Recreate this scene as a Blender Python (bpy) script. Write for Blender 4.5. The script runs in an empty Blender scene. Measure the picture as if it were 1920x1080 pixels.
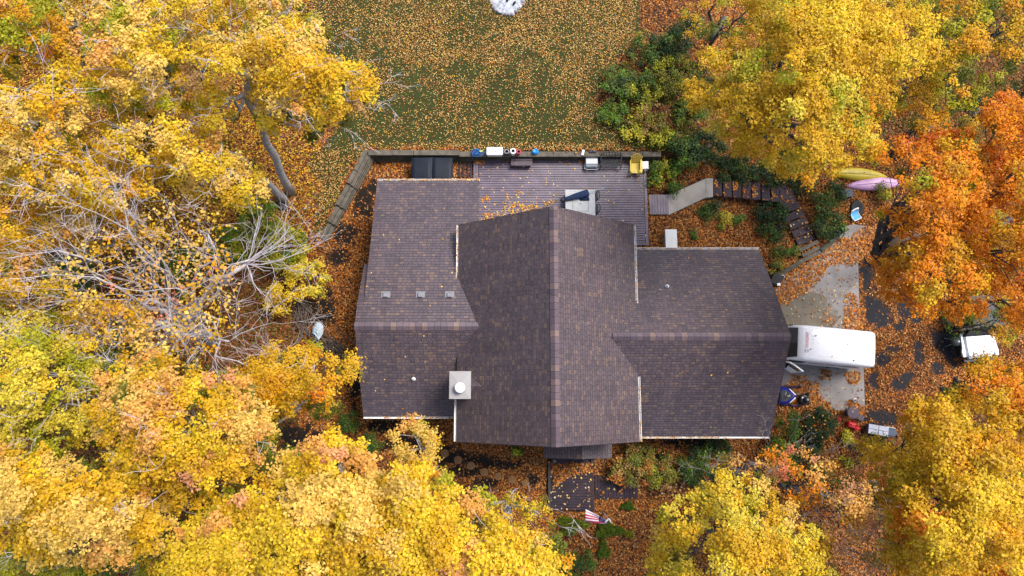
import bpy, math, random
import numpy as np
from mathutils import Vector, Matrix

# ------------------------------------------------------------------ camera, sky, sun, exposure
random.seed(7); RNG = np.random.default_rng(7)
SC = bpy.context.scene
COL = SC.collection
H, F, NAD = 38.0, 1280.0, 741.0
TH = math.atan((NAD - 540.0) / F)
CT, ST = math.cos(TH), math.sin(TH)
cam_d = bpy.data.cameras.new("camera"); cam = bpy.data.objects.new("camera", cam_d); COL.objects.link(cam)
cam.location = (0, 0, H); cam.rotation_euler = (TH, 0, 0)
cam_d.sensor_width = 36; cam_d.lens = 36 * F / 1920; cam_d.clip_end = 2000
SC.camera = cam
W = bpy.data.worlds.new("World"); SC.world = W; W.use_nodes = True
SUN_EL, SUN_AZ = math.radians(57), math.radians(54)          # azimuth clockwise from +Y (picture top)
sky = W.node_tree.nodes.new("ShaderNodeTexSky"); sky.sky_type = 'NISHITA'; sky.sun_disc = False
sky.sun_elevation = SUN_EL; sky.sun_rotation = SUN_AZ; sky.air_density = 1.0; sky.dust_density = 2.5
bg = W.node_tree.nodes["Background"]; bg.inputs[1].default_value = 0.15
W.node_tree.links.new(sky.outputs[0], bg.inputs[0])
sun_d = bpy.data.lights.new("sun", 'SUN'); sun = bpy.data.objects.new("sun", sun_d); COL.objects.link(sun)
sun_d.energy = 2.6; sun_d.angle = math.radians(22); sun_d.color = (1.0, 0.95, 0.87)
sdir = Vector((math.cos(SUN_EL) * math.sin(SUN_AZ), math.cos(SUN_EL) * math.cos(SUN_AZ), math.sin(SUN_EL)))
sun.rotation_euler = sdir.to_track_quat('Z', 'Y').to_euler(); sun.location = (0, 0, 60)
SC.view_settings.view_transform = 'Standard'; SC.view_settings.look = 'None'
SC.view_settings.exposure = 0.88; SC.view_settings.gamma = 1.0
SC.cycles.max_bounces = 6; SC.cycles.diffuse_bounces = 4; SC.cycles.transmission_bounces = 3
SC.cycles.transparent_max_bounces = 4

# ------------------------------------------------------------------ picture <-> world
def P(px, py, z=0.0):
    """world point at height z seen at photograph pixel (px, py)"""
    a, b = (px - 960.0) / F, (540.0 - py) / F
    dy, dz = b * CT + ST, b * ST - CT
    t = (z - H) / dz
    return np.stack(np.broadcast_arrays(a * t, dy * t, z + 0 * t), -1) if not np.isscalar(t) else Vector((a * t, dy * t, z))
def project(X, Y, Z):
    d = (H - Z) * CT + Y * ST
    return 960 + F * X / d, 540 - F * (Y * CT - (H - Z) * ST) / d
def sstep(x, a, b):
    t = np.clip((x - a) / (b - a), 0, 1); return t * t * (3 - 2 * t)

WA, WB, WC = P(1240, 285, 0.72), P(690, 282, 0.72), P(612, 438, 0.2)
WT = 0.74
PN = [P(1210, 362, 0).y, P(1325, 331, 0).y, P(1480, 335, -.8).y]
def path_cap(X, Y):
    zp = np.interp(X, [8.0, 10.9, 15.0, 40.0], [-.22, -.24, -.98, -1.0]); yn = np.interp(X, [8.2, 10.8, 15.0], PN)
    return np.where(X > 8.05, zp + .42 * np.maximum(Y - yn, 0), 99.0)      # retaining wall line
def terrain(X, Y):
    X = np.asarray(X, float); Y = np.asarray(Y, float)
    z = -1.2 * sstep(X, 9.3, 14.6) - 0.12
    z = z - 0.38 * sstep(-Y, 1.5, 4.0) * (1 - sstep(X, 9.3, 14.6))
    hn = (0.72 + 0.02 * np.maximum(Y - WA.y, 0)) * (1 - 0.75 * sstep(X, 8.6, 15.5))
    rn = sstep(Y - WA.y, -0.12, 0.12) * hn
    rn = np.where(X > 8.6, np.maximum(rn, 0) * 1.0, rn)
    ux, uy = WC.x - WB.x, WC.y - WB.y; L = math.hypot(ux, uy)
    side = ((X - WB.x) * uy - (Y - WB.y) * ux) / L                        # + to the west
    along = (Y - WC.y) / (WB.y - WC.y)
    hw = np.clip(along * 0.6 + 0.18, 0, .78) * (1 - sstep(-X, 14, 24) * 0.2)
    rw = sstep(side, -0.12, 0.12) * hw
    edge = np.where(X > 9.6, sstep(Y - WA.y, -3.2, 0.6) * hn, 0)          # slope where the wall has ended
    return np.minimum(z + np.maximum.reduce([rn, rw, edge]), path_cap(X, Y))
def PG(px, py, dz=0.0):
    z = 0.0
    for _ in range(6):
        p = P(px, py, z); z = float(terrain(p.x, p.y)) + dz
    return P(px, py, z)
def PGv(px, py):
    z = np.zeros(len(px))
    for _ in range(5):
        p = P(px, py, z); z = terrain(p[:, 0], p[:, 1])
    return P(px, py, z)
def pip(px, py, poly):
    px = np.asarray(px); py = np.asarray(py); inside = np.zeros(px.shape, bool); n = len(poly)
    for i in range(n):
        x1, y1 = poly[i]; x2, y2 = poly[(i + 1) % n]
        if y1 == y2: continue
        c = ((y1 > py) != (y2 > py)) & (px < (x2 - x1) * (py - y1) / (y2 - y1) + x1)
        inside ^= c
    return inside
def vnoise(x, y, s, seed=0):
    """smooth value noise, 0..1"""
    r = np.random.default_rng(seed).random((64, 64))
    x = np.asarray(x) / s; y = np.asarray(y) / s
    xi = np.floor(x).astype(int); yi = np.floor(y).astype(int); fx = x - xi; fy = y - yi
    fx = fx * fx * (3 - 2 * fx); fy = fy * fy * (3 - 2 * fy)
    g = lambda a, b: r[a % 64, b % 64]
    return (g(xi, yi) * (1 - fx) + g(xi + 1, yi) * fx) * (1 - fy) + (g(xi, yi + 1) * (1 - fx) + g(xi + 1, yi + 1) * fx) * fy

# ------------------------------------------------------------------ materials
MATS = {}
def mat(name, c, rough=0.7, metal=0.0, var=0.15, scale=6.0, bump=0.0, bscale=40.0, spec=0.4, coat=0.0):
    if name in MATS: return MATS[name]
    m = bpy.data.materials.new(name); m.use_nodes = True; nt = m.node_tree; N = nt.nodes; Lk = nt.links
    b = N["Principled BSDF"]; b.inputs["Roughness"].default_value = rough; b.inputs["Metallic"].default_value = metal
    b.inputs["Specular IOR Level"].default_value = spec; b.inputs["Coat Weight"].default_value = coat
    tc = N.new("ShaderNodeTexCoord"); nz = N.new("ShaderNodeTexNoise"); nz.inputs["Scale"].default_value = scale
    nz.inputs["Detail"].default_value = 6; Lk.new(tc.outputs["Object"], nz.inputs["Vector"])
    rp = N.new("ShaderNodeValToRGB"); e = rp.color_ramp.elements
    e[0].position, e[1].position = 0.3, 0.7
    e[0].color = (*[max(0, x * (1 - var)) for x in c], 1); e[1].color = (*[min(1, x * (1 + var)) for x in c], 1)
    Lk.new(nz.outputs["Fac"], rp.inputs[0]); Lk.new(rp.outputs[0], b.inputs["Base Color"])
    if bump:
        n2 = N.new("ShaderNodeTexNoise"); n2.inputs["Scale"].default_value = bscale; n2.inputs["Detail"].default_value = 4
        Lk.new(tc.outputs["Object"], n2.inputs["Vector"])
        bp = N.new("ShaderNodeBump"); bp.inputs["Strength"].default_value = bump; bp.inputs["Distance"].default_value = 0.02
        Lk.new(n2.outputs["Fac"], bp.inputs["Height"]); Lk.new(bp.outputs[0], b.inputs["Normal"])
    MATS[name] = m; return m
def leaf_mat(name, trans=0.35, gloss=0.06):
    m = bpy.data.materials.new(name); m.use_nodes = True; nt = m.node_tree; N = nt.nodes; Lk = nt.links
    N.remove(N["Principled BSDF"]); out = N["Material Output"]
    at = N.new("ShaderNodeAttribute"); at.attribute_name = "leafcol"
    d = N.new("ShaderNodeBsdfDiffuse"); t = N.new("ShaderNodeBsdfTranslucent"); g = N.new("ShaderNodeBsdfGlossy")
    g.inputs["Roughness"].default_value = 0.45
    Lk.new(at.outputs["Color"], d.inputs["Color"]); Lk.new(at.outputs["Color"], t.inputs["Color"])
    m1 = N.new("ShaderNodeMixShader"); m1.inputs[0].default_value = trans
    m2 = N.new("ShaderNodeMixShader"); m2.inputs[0].default_value = gloss
    Lk.new(d.outputs[0], m1.inputs[1]); Lk.new(t.outputs[0], m1.inputs[2])
    Lk.new(m1.outputs[0], m2.inputs[1]); Lk.new(g.outputs[0], m2.inputs[2]); Lk.new(m2.outputs[0], out.inputs[0])
    return m
LEAF = leaf_mat("tree leaves", 0.38, 0.012); LITTER = leaf_mat("fallen leaves", 0.12, 0.012); SHRUBLEAF = leaf_mat("shrub leaves", 0.25, 0.018)

def shingle_mat(name, cap=False):
    m = bpy.data.materials.new(name); m.use_nodes = True; nt = m.node_tree; N = nt.nodes; Lk = nt.links
    b = N["Principled BSDF"]; b.inputs["Roughness"].default_value = 0.5; b.inputs["Specular IOR Level"].default_value = 0.6
    uv = N.new("ShaderNodeUVMap"); uv.uv_map = "uv"
    bt = N.new("ShaderNodeTexBrick"); bt.inputs["Scale"].default_value = 1
    bt.inputs["Color1"].default_value = (0, 0, 0, 1); bt.inputs["Color2"].default_value = (1, 1, 1, 1)
    bt.inputs["Mortar"].default_value = (0.5, 0.5, 0.5, 1)
    bt.inputs["Brick Width"].default_value = 0.3 if cap else 0.225; bt.inputs["Row Height"].default_value = 0.6 if cap else 0.148
    bt.inputs["Mortar Size"].default_value = 0.011; bt.inputs["Mortar Smooth"].default_value = 0.4; bt.inputs["Bias"].default_value = 0
    bt.offset_frequency = 3; bt.offset = 0.29; bt.squash = 1.0
    Lk.new(uv.outputs[0], bt.inputs["Vector"])
    nz = N.new("ShaderNodeTexNoise"); nz.inputs["Scale"].default_value = 1.1; nz.inputs["Detail"].default_value = 4
    Lk.new(uv.outputs[0], nz.inputs["Vector"])
    mx = N.new("ShaderNodeMath"); mx.operation = 'MULTIPLY_ADD'; mx.inputs[1].default_value = 0.5
    Lk.new(nz.outputs["Fac"], mx.inputs[0]); Lk.new(bt.outputs["Color"], mx.inputs[2])
    mp = N.new("ShaderNodeMath"); mp.operation = 'MULTIPLY'; mp.inputs[1].default_value = 0.74; Lk.new(mx.outputs[0], mp.inputs[0])
    rp = N.new("ShaderNodeValToRGB"); rp.color_ramp.interpolation = 'LINEAR'
    el = rp.color_ramp.elements
    cols = [(0.0, (0.044, 0.030, 0.038)), (0.35, (0.066, 0.047, 0.057)), (0.6, (0.080, 0.056, 0.066)), (0.78, (0.088, 0.061, 0.066)), (0.88, (0.120, 0.079, 0.067)), (1.0, (0.15, 0.098, 0.077))]
    if cap: cols = [(p, tuple(c * 1.35 for c in q)) for p, q in cols]; cols[4] = (0.72, cols[4][1])
    el[0].position = 0; el[0].color = (*cols[0][1], 1); el[1].position = 1; el[1].color = (*cols[-1][1], 1)
    for p, c in cols[1:-1]:
        e = el.new(p); e.color = (*c, 1)
    Lk.new(mp.outputs[0], rp.inputs[0])
    # granule speckle
    n2 = N.new("ShaderNodeTexNoise"); n2.inputs["Scale"].default_value = 45; Lk.new(uv.outputs[0], n2.inputs["Vector"])
    gm = N.new("ShaderNodeMixRGB"); gm.blend_type = 'OVERLAY'; gm.inputs[0].default_value = 0.35
    Lk.new(rp.outputs[0], gm.inputs[1]); Lk.new(n2.outputs["Fac"], gm.inputs[2])
    mm = N.new("ShaderNodeMixRGB"); mm.inputs[2].default_value = (0.03, 0.023, 0.028, 1)  # tab joints, with their gap shadow drawn into the colour
    Lk.new(bt.outputs["Fac"], mm.inputs[0]); Lk.new(gm.outputs[0], mm.inputs[1]); Lk.new(mm.outputs[0], b.inputs["Base Color"])
    # butt edges: wedge bump per course, plus a shadow line painted along the lower edge
    sv_ = N.new("ShaderNodeSeparateXYZ"); Lk.new(uv.outputs[0], sv_.inputs[0])
    def mth(op, a, c=None):
        q = N.new("ShaderNodeMath"); q.operation = op
        for i, x in enumerate((a, c)):
            if x is None: continue
            if isinstance(x, (int, float)): q.inputs[i].default_value = x
            else: Lk.new(x, q.inputs[i])
        return q.outputs[0]
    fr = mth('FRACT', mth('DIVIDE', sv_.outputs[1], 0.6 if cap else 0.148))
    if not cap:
        course_shade_ = mth('LESS_THAN', fr, 0.14); md_ = N.new("ShaderNodeMixRGB"); md_.inputs[2].default_value = (0.026, 0.019, 0.023, 1)
        Lk.new(mth('MULTIPLY', course_shade_, 0.75), md_.inputs[0]); Lk.new(mm.outputs[0], md_.inputs[1])
        st = N.new("ShaderNodeTexNoise"); st.inputs["Scale"].default_value = 1.0; st.inputs["Detail"].default_value = 5; mpn = N.new("ShaderNodeMapping"); mpn.inputs["Scale"].default_value = (1.6, 0.35, 1)
        Lk.new(uv.outputs[0], mpn.inputs[0]); Lk.new(mpn.outputs[0], st.inputs["Vector"]); sr = N.new("ShaderNodeValToRGB"); sr.color_ramp.elements[0].position = .3; sr.color_ramp.elements[0].color = (.84, .83, .84, 1); sr.color_ramp.elements[1].position = .7; sr.color_ramp.elements[1].color = (1.14, 1.13, 1.12, 1)
        Lk.new(st.outputs["Fac"], sr.inputs[0]); ms_ = N.new("ShaderNodeMixRGB"); ms_.blend_type = 'MULTIPLY'; ms_.inputs[0].default_value = 1
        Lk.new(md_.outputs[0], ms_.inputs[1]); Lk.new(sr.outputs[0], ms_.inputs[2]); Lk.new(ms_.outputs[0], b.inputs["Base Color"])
    bp = N.new("ShaderNodeBump"); bp.inputs["Strength"].default_value = 0.6; bp.inputs["Distance"].default_value = 0.015
    Lk.new(mth('SUBTRACT', mth('MULTIPLY', mth('SUBTRACT', 1.0, fr), 0.9), bt.outputs["Fac"]), bp.inputs["Height"]); Lk.new(bp.outputs[0], b.inputs["Normal"])
    return m
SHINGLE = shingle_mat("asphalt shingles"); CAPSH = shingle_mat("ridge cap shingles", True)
M = dict(
    gutter=mat("white gutter", (0.72, 0.70, 0.68), 0.5, var=0.12, scale=3), siding=mat("tan siding", (0.42, 0.38, 0.32), 0.7),
    trimdark=mat("dark trim", (0.03, 0.028, 0.03), 0.6), deck=mat("stained deck boards", (0.105, 0.076, 0.11), 0.36, var=0.35, scale=1.6, bump=0.1, spec=0.65),
    deckdk=mat("dark walkway boards", (0.032, 0.021, 0.029), 0.6, var=0.35, scale=2.5, bump=0.1, spec=0.2),
    timber=mat("weathered timber", (0.10, 0.086, 0.066), 0.85, var=0.35, scale=3.5, bump=0.4, bscale=25),
    timberdk=mat("mossy dark timber", (0.062, 0.058, 0.04), 0.9, var=0.5, scale=3, bump=0.4),
    concrete=mat("concrete", (0.33, 0.30, 0.26), 0.85, var=0.16, scale=1.3, bump=0.15, bscale=60),
    concretewet=mat("damp concrete", (0.19, 0.165, 0.135), 0.75, var=0.22, scale=1.5, bump=0.15, bscale=60),
    chimney=mat("galvanised chimney cap", (0.27, 0.26, 0.26), 0.5, 0.0, var=0.08, scale=2), white=mat("white paint", (0.8, 0.81, 0.83), 0.3, var=0.02, coat=0.3),
    flue=mat("white flue", (0.82, 0.82, 0.82), 0.5, var=0.03), vent=mat("grey vent metal", (0.2, 0.2, 0.215), 0.45, 0.2),
    black=mat("black plastic", (0.012, 0.012, 0.014), 0.5, var=0.3), blackmetal=mat("black metal", (0.024, 0.026, 0.03), 0.6, 0.0),
    glass=mat("dark glass", (0.008, 0.009, 0.011), 0.08, var=0.1, spec=0.7), rubber=mat("rubber", (0.02, 0.02, 0.021), 0.8),
    hotcover=mat("blue black vinyl", (0.006, 0.009, 0.018), 0.6, var=0.3, scale=2, spec=0.25), wooddk=mat("dark bench wood", (0.06, 0.043, 0.055), 0.5, var=0.3),
    plastic=mat("white plastic", (0.78, 0.78, 0.77), 0.45, var=0.03), red=mat("red plastic", (0.55, 0.012, 0.02), 0.4, var=0.2),
    magenta=mat("crimson plastic", (0.42, 0.015, 0.07), 0.4), blue=mat("blue plastic", (0.01, 0.22, 0.6), 0.35, var=0.1), bluehose=mat("blue rope", (0.01, 0.09, 0.28), 0.6, var=0.4, scale=14),
    lime=mat("lime plastic", (0.5, 0.6, 0.1), 0.5), yellow=mat("yellow plastic", (0.85, 0.62, 0.10), 0.45, var=0.08), greylid=mat("light grey lid", (0.55, 0.56, 0.57), 0.5, var=0.06),
    greybody=mat("grey cooler body", (0.2, 0.23, 0.26), 0.5), tabletop=mat("pale table top", (0.43, 0.435, 0.43), 0.5, var=0.08), tablegrey=mat("grey table seam", (0.22, 0.23, 0.24), 0.5),
    navy=mat("navy canvas", (0.008, 0.024, 0.07), 0.8, var=0.3, scale=5), steel=mat("pale steel", (0.5, 0.5, 0.52), 0.35, 0.5), mesh=mat("grey mesh seat", (0.16, 0.155, 0.16), 0.7),
    kpink=mat("pink kayak hull", (0.62, 0.36, 0.55), 0.4, var=0.08, scale=2), kyellow=mat("yellow kayak hull", (0.55, 0.4, 0.02), 0.4, var=0.12, scale=2),
    navybin=mat("navy plastic bin", (0.008, 0.016, 0.05), 0.5), cyan=mat("light blue fabric", (0.1, 0.42, 0.72), 0.6, var=0.15), 
    snowblue=mat("glossy blue hood", (0.012, 0.02, 0.26), 0.18, var=0.1, coat=0.6), silver=mat("silver hood stripe", (0.75, 0.76, 0.82), 0.25, 0.1), purple=mat("dark purple ski", (0.03, 0.017, 0.05), 0.5),
    brownround=mat("brown grey cover", (0.085, 0.062, 0.08), 0.7, var=0.15), trailer=mat("grey aluminium lid", (0.36, 0.38, 0.44), 0.45, var=0.1, scale=2), slate=mat("slate blue tarp", (0.05, 0.065, 0.095), 0.6, var=0.2),
    tarp=mat("pale blue grey tarp", (0.36, 0.42, 0.48), 0.5, var=0.15, scale=4, bump=0.5, bscale=6), stick=mat("dead sticks", (0.10, 0.075, 0.06), 0.9, var=0.5, scale=5),
    bark=mat("grey bark", (0.33, 0.31, 0.295), 0.9, var=0.35, scale=7, bump=0.6, bscale=22), twiggrey=mat("grey twig bark", (0.17, 0.15, 0.145), 0.9, var=0.3, scale=5), twig=mat("pale twig bark", (0.47, 0.43, 0.44), 0.9, var=0.25, scale=5),
    barkdk=mat("dark bark", (0.07, 0.06, 0.055), 0.9, var=0.4, scale=6), ash=mat("pale wood ash", (0.36, 0.38, 0.41), 0.95, var=0.5, scale=7, bump=0.8, bscale=18),
    stone=mat("ring stones", (0.24, 0.22, 0.23), 0.9, var=0.3, scale=5), char=mat("charred wood", (0.01, 0.01, 0.011), 0.9), paver=mat("round brown paver", (0.2, 0.105, 0.04), 0.9, var=0.2, scale=8, bump=0.3),
    flagred=mat("flag red", (0.42, 0.035, 0.07), 0.7, var=0.1), flagwhite=mat("flag white", (0.75, 0.66, 0.7), 0.7, var=0.05), flagblue=mat("flag blue", (0.012, 0.02, 0.1), 0.7), brass=mat("brass ball", (0.6, 0.5, 0.2), 0.3, 0.6),
    letter=mat("faded red lettering", (0.6, 0.2, 0.27), 0.5, var=0.3, scale=30), lettergrey=mat("grey lettering", (0.3, 0.33, 0.38), 0.5), seam=mat("grey seam", (0.35, 0.36, 0.38), 0.6),
    letterdk=mat("dark red lettering", (0.3, 0.05, 0.1), 0.5, var=0.3, scale=20), interior=mat("door interior", (0.03, 0.035, 0.05), 0.6), plank=mat("white washed plank", (0.78, 0.77, 0.72), 0.6, var=0.06, scale=3),
    headlight=mat("headlamp lens", (0.4, 0.42, 0.45), 0.1, var=0.05, spec=0.8), soil=mat("dark soil", (0.02, 0.015, 0.012), 0.95),
)

# ------------------------------------------------------------------ mesh builder and things
class MB:
    def __init__(s, origin=(0, 0, 0)):
        s.o = Vector(origin); s.v = []; s.f = []; s.uv = []; s.m = []
    def add(s, vs, fs, mi=0, uvs=None):
        b = len(s.v); s.v += [Vector(v) - s.o for v in vs]
        for i, f in enumerate(fs):
            s.f.append([b + k for k in f]); s.m.append(mi); s.uv.append(uvs[i] if uvs else None)
        return s
    def box(s, c, d, rz=0, mi=0, mtx=None, taper=1.0, bev=0.0):
        hx, hy, hz = d[0] / 2, d[1] / 2, d[2] / 2
        R = Matrix.Rotation(rz, 3, 'Z') if mtx is None else mtx
        if bev:
            b = min(bev, hx * 0.9, hy * 0.9, hz * 0.9); rings = []
            for (z, k) in ((-hz, 1), (-hz + b, 0), (hz - b, 0), (hz, 1)):
                ox, oy = hx - b * k, hy - b * k
                rings.append([(ox - b, -oy, z), (ox, -oy + b, z), (ox, oy - b, z), (ox - b, oy, z), (-ox + b, oy, z), (-ox, oy - b, z), (-ox, -oy + b, z), (-ox + b, -oy, z)])
            vs = [R @ Vector(p) + Vector(c) for r in rings for p in r]
            fs = [[i * 8 + j, i * 8 + (j + 1) % 8, (i + 1) * 8 + (j + 1) % 8, (i + 1) * 8 + j] for i in range(3) for j in range(8)]
            fs += [list(range(7, -1, -1)), list(range(24, 32))]
            return s.add(vs, fs, mi)
        vs = [R @ Vector((x * hx * (taper if z > 0 else 1), y * hy * (taper if z > 0 else 1), z * hz)) + Vector(c) for z in (-1, 1) for y in (-1, 1) for x in (-1, 1)]
        return s.add(vs, [[0, 2, 3, 1], [4, 5, 7, 6], [0, 1, 5, 4], [2, 6, 7, 3], [0, 4, 6, 2], [1, 3, 7, 5]], mi)
    def bar(s, a, b, w, h, mi=0):
        a, b = Vector(a), Vector(b); d = b - a; L = d.length
        x = d.normalized(); up = Vector((0, 0, 1)) if abs(x.z) < 0.95 else Vector((0, 1, 0))
        y = up.cross(x).normalized(); z = x.cross(y)
        R = Matrix((x, y, z)).transposed()
        return s.box((a + b) / 2, (L, w, h), mtx=R, mi=mi)
    def tube(s, pts, rad, n=6, mi=0, cap=True):
        pts = [Vector(p) for p in pts]; k = len(pts)
        if not hasattr(rad, '__len__'): rad = [rad] * k
        vs = []; ref = None
        for i, p in enumerate(pts):
            t = (pts[min(i + 1, k - 1)] - pts[max(i - 1, 0)]); t = t.normalized() if t.length > 1e-6 else Vector((0, 0, 1))
            if ref is None: ref = t.orthogonal().normalized()
            ref = (ref - t * ref.dot(t)); ref = ref.normalized() if ref.length > 1e-5 else t.orthogonal().normalized()
            q = t.cross(ref)
            vs += [p + (ref * math.cos(6.28319 * j / n) + q * math.sin(6.28319 * j / n)) * rad[i] for j in range(n)]
        fs = [[i * n + j, i * n + (j + 1) % n, (i + 1) * n + (j + 1) % n, (i + 1) * n + j] for i in range(k - 1) for j in range(n)]
        if cap: fs += [list(range(n - 1, -1, -1)), list(range((k - 1) * n, k * n))]
        return s.add(vs, fs, mi)
    def lathe(s, c, prof, n=20, mi=0, sx=1, sy=1):
        c = Vector(c); vs = []
        for r, z in prof: vs += [c + Vector((r * sx * math.cos(6.28319 * j / n), r * sy * math.sin(6.28319 * j / n), z)) for j in range(n)]
        k = len(prof)
        fs = [[i * n + j, i * n + (j + 1) % n, (i + 1) * n + (j + 1) % n, (i + 1) * n + j] for i in range(k - 1) for j in range(n)]
        fs += [list(range(n - 1, -1, -1)), list(range((k - 1) * n, k * n))]
        return s.add(vs, fs, mi)
    def prism(s, top, th, mi=0, uvax=None):
        """slab: top outline (3D points, counter-clockwise seen from above), extruded th downwards"""
        top = [Vector(p) for p in top]; n = len(top); bot = [p - Vector((0, 0, th)) for p in top]
        uv = None
        if uvax:
            o, u, v = uvax; g = lambda p: ((p - o).dot(u), (p - o).dot(v))
            uv = [[g(p) for p in top], [g(p) for p in reversed(bot)]] + [[g(top[i]), g(top[(i + 1) % n]), g(top[(i + 1) % n]), g(top[i])] for i in range(n)]
        fs = [list(range(n)), list(range(2 * n - 1, n - 1, -1))] + [[(i + 1) % n, i, n + i, n + (i + 1) % n] for i in range(n)]
        return s.add(top + bot, fs, mi, uv)
    def loft(s, secs, mi=0, close=True, caps=True):
        n = len(secs[0]); vs = [p for q in secs for p in q]
        fs = [[i * n + j, i * n + (j + 1) % n, (i + 1) * n + (j + 1) % n, (i + 1) * n + j] for i in range(len(secs) - 1) for j in range(n if close else n - 1)]
        if caps: fs += [list(range(n - 1, -1, -1)), list(range((len(secs) - 1) * n, len(secs) * n))]
        return s.add(vs, fs, mi)
    def build(s, name, mats, parent=None, smooth=False):
        me = bpy.data.meshes.new(name); me.from_pydata([tuple(v) for v in s.v], [], s.f)
        for m_ in (mats if isinstance(mats, (list, tuple)) else [mats]): me.materials.append(m_)
        me.polygons.foreach_set("material_index", s.m)
        if any(u is not None for u in s.uv):
            ul = me.uv_layers.new(name="uv"); k = 0; data = np.zeros(len(me.loops) * 2)
            for p, u in zip(s.f, s.uv):
                for i in range(len(p)):
                    if u is not None: data[2 * k], data[2 * k + 1] = u[i]
                    k += 1
            ul.data.foreach_set("uv", data)
        if smooth: me.polygons.foreach_set("use_smooth", [True] * len(me.polygons))
        me.update()
        o = bpy.data.objects.new(name, me); COL.objects.link(o)
        if parent is not None: o.parent = parent
        elif s.o.length > 0: o.location = s.o
        return o
def tag(o, label, cat, group=None):
    o["label"] = label; o["category"] = cat
    if group: o["group"] = group
    return o
def thing(name, label, cat, loc=(0, 0, 0), rz=0, group=None):
    o = bpy.data.objects.new(name, None); COL.objects.link(o); o.empty_display_size = 0.2
    o.location = loc; o.rotation_euler = (0, 0, rz); return tag(o, label, cat, group)
def kind(o, k): o["kind"] = k; return o
def copy_thing(root, loc, rz, label, group=None):
    r = root.copy(); COL.objects.link(r); r.location = loc; r.rotation_euler = (0, 0, rz); r["label"] = label
    if group: r["group"] = group
    for ch in list(root.children):
        c = ch.copy(); COL.objects.link(c); c.parent = r
        for g in list(ch.children):
            d = g.copy(); COL.objects.link(d); d.parent = c
    return r

# ------------------------------------------------------------------ leaves
def leaf_mesh(name, pos, nrm, size, col, material, parent=None, origin=(0, 0, 0), aspect=0.8, curl=0.18):
    n = len(pos); pos = np.asarray(pos, float) - np.asarray(origin, float)
    nrm = nrm / np.maximum(np.linalg.norm(nrm, axis=1, keepdims=True), 1e-6)
    a = RNG.normal(size=(n, 3)); t = a - nrm * np.sum(a * nrm, 1, keepdims=True); t /= np.maximum(np.linalg.norm(t, axis=1, keepdims=True), 1e-6)
    b = np.cross(nrm, t); s = np.asarray(size).reshape(-1, 1) * np.ones((n, 1))
    c = s * curl * RNG.normal(size=(n, 1))
    v = np.empty((n, 4, 3))
    v[:, 0] = pos - t * s * 0.5; v[:, 1] = pos + b * s * 0.5 * aspect + t * s * 0.1 + nrm * c
    v[:, 2] = pos + t * s * 0.5; v[:, 3] = pos - b * s * 0.5 * aspect + t * s * 0.1 + nrm * c
    me = bpy.data.meshes.new(name); me.vertices.add(4 * n); me.vertices.foreach_set("co", v.ravel())
    me.loops.add(4 * n); me.loops.foreach_set("vertex_index", np.arange(4 * n, dtype=np.int32))
    me.polygons.add(n); me.polygons.foreach_set("loop_start", np.arange(0, 4 * n, 4, dtype=np.int32))
    me.materials.append(material)
    at = me.attributes.new("leafcol", 'FLOAT_COLOR', 'FACE')
    cc = np.ones((n, 4)); cc[:, :3] = np.clip(col, 0.003, 0.9); at.data.foreach_set("color", cc.ravel())
    me.update(calc_edges=True)
    o = bpy.data.objects.new(name, me); COL.objects.link(o)
    if parent is not None: o.parent = parent
    return o
C = {k: np.array(v) for k, v in dict(
    gold=(0.66, 0.40, 0.022), yellow=(0.72, 0.50, 0.03), lemon=(0.66, 0.52, 0.05), cream=(0.76, 0.51, 0.11), peach=(0.73, 0.39, 0.09), pink=(0.70, 0.34, 0.15), orange=(0.72, 0.255, 0.012),
    amber=(0.64, 0.325, 0.015), rust=(0.58, 0.14, 0.012), red=(0.50, 0.10, 0.03), coral=(0.70, 0.22, 0.11), chart=(0.38, 0.36, 0.02), olive=(0.19, 0.165, 0.02), moss=(0.13, 0.155, 0.015), green=(0.065, 0.115, 0.014),
    dkgreen=(0.024, 0.052, 0.010), brightgreen=(0.11, 0.2, 0.018), brown=(0.17, 0.07, 0.02), tan=(0.42, 0.24, 0.08), litter=(0.42, 0.145, 0.025), litterdk=(0.2, 0.066, 0.018), litterlt=(0.60, 0.30, 0.09), straw=(0.6, 0.43, 0.17), pale=(0.68, 0.5, 0.38)).items()}
def pick(pal, n):
    names = list(pal); w = np.array([pal[k] for k in names], float); w /= w.sum()
    return np.array([C[k] for k in names])[RNG.choice(len(names), n, p=w)]
def blob_leaves(bl, nper, size, bcol, jit=0.16, flat=0.62, up=0.9, size_var=0.3):
    """bl: (N,4) x y z r; returns arrays for leaf_mesh"""
    bl = np.asarray(bl); k = np.maximum((nper * (bl[:, 3] ** 2)).astype(int), 6)
    idx = np.repeat(np.arange(len(bl)), k); n = len(idx)
    d = RNG.normal(size=(n, 3)); d /= np.linalg.norm(d, axis=1, keepdims=True)
    d[:, 2] = np.where(RNG.random(n) < 0.6, np.abs(d[:, 2]), d[:, 2])
    r = RNG.random(n) ** 0.42 * np.where(RNG.random(n) < .1, RNG.uniform(1, 1.45, n), 1)
    # lumpy outline: a few lobes per blob
    ph = RNG.random(len(bl)) * 6.28; ang = np.arctan2(d[:, 1], d[:, 0])
    lob = 1 + 0.3 * np.sin(3 * ang + ph[idx]) + 0.22 * np.sin(7 * ang + 2 * ph[idx])
    off = d * (r * bl[idx, 3] * lob)[:, None]; off[:, 2] *= flat
    pos = bl[idx, :3] + off
    nr = d * 0.55 + RNG.normal(size=(n, 3)) * 0.42; nr[:, 2] += up
    col = bcol[idx] * (1 + RNG.normal(size=(n, 1)) * jit) + RNG.normal(size=(n, 3)) * 0.012
    sz = size * (1 + size_var * RNG.normal(size=n)).clip(0.5, 1.7)
    return pos, nr, sz, col
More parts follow.
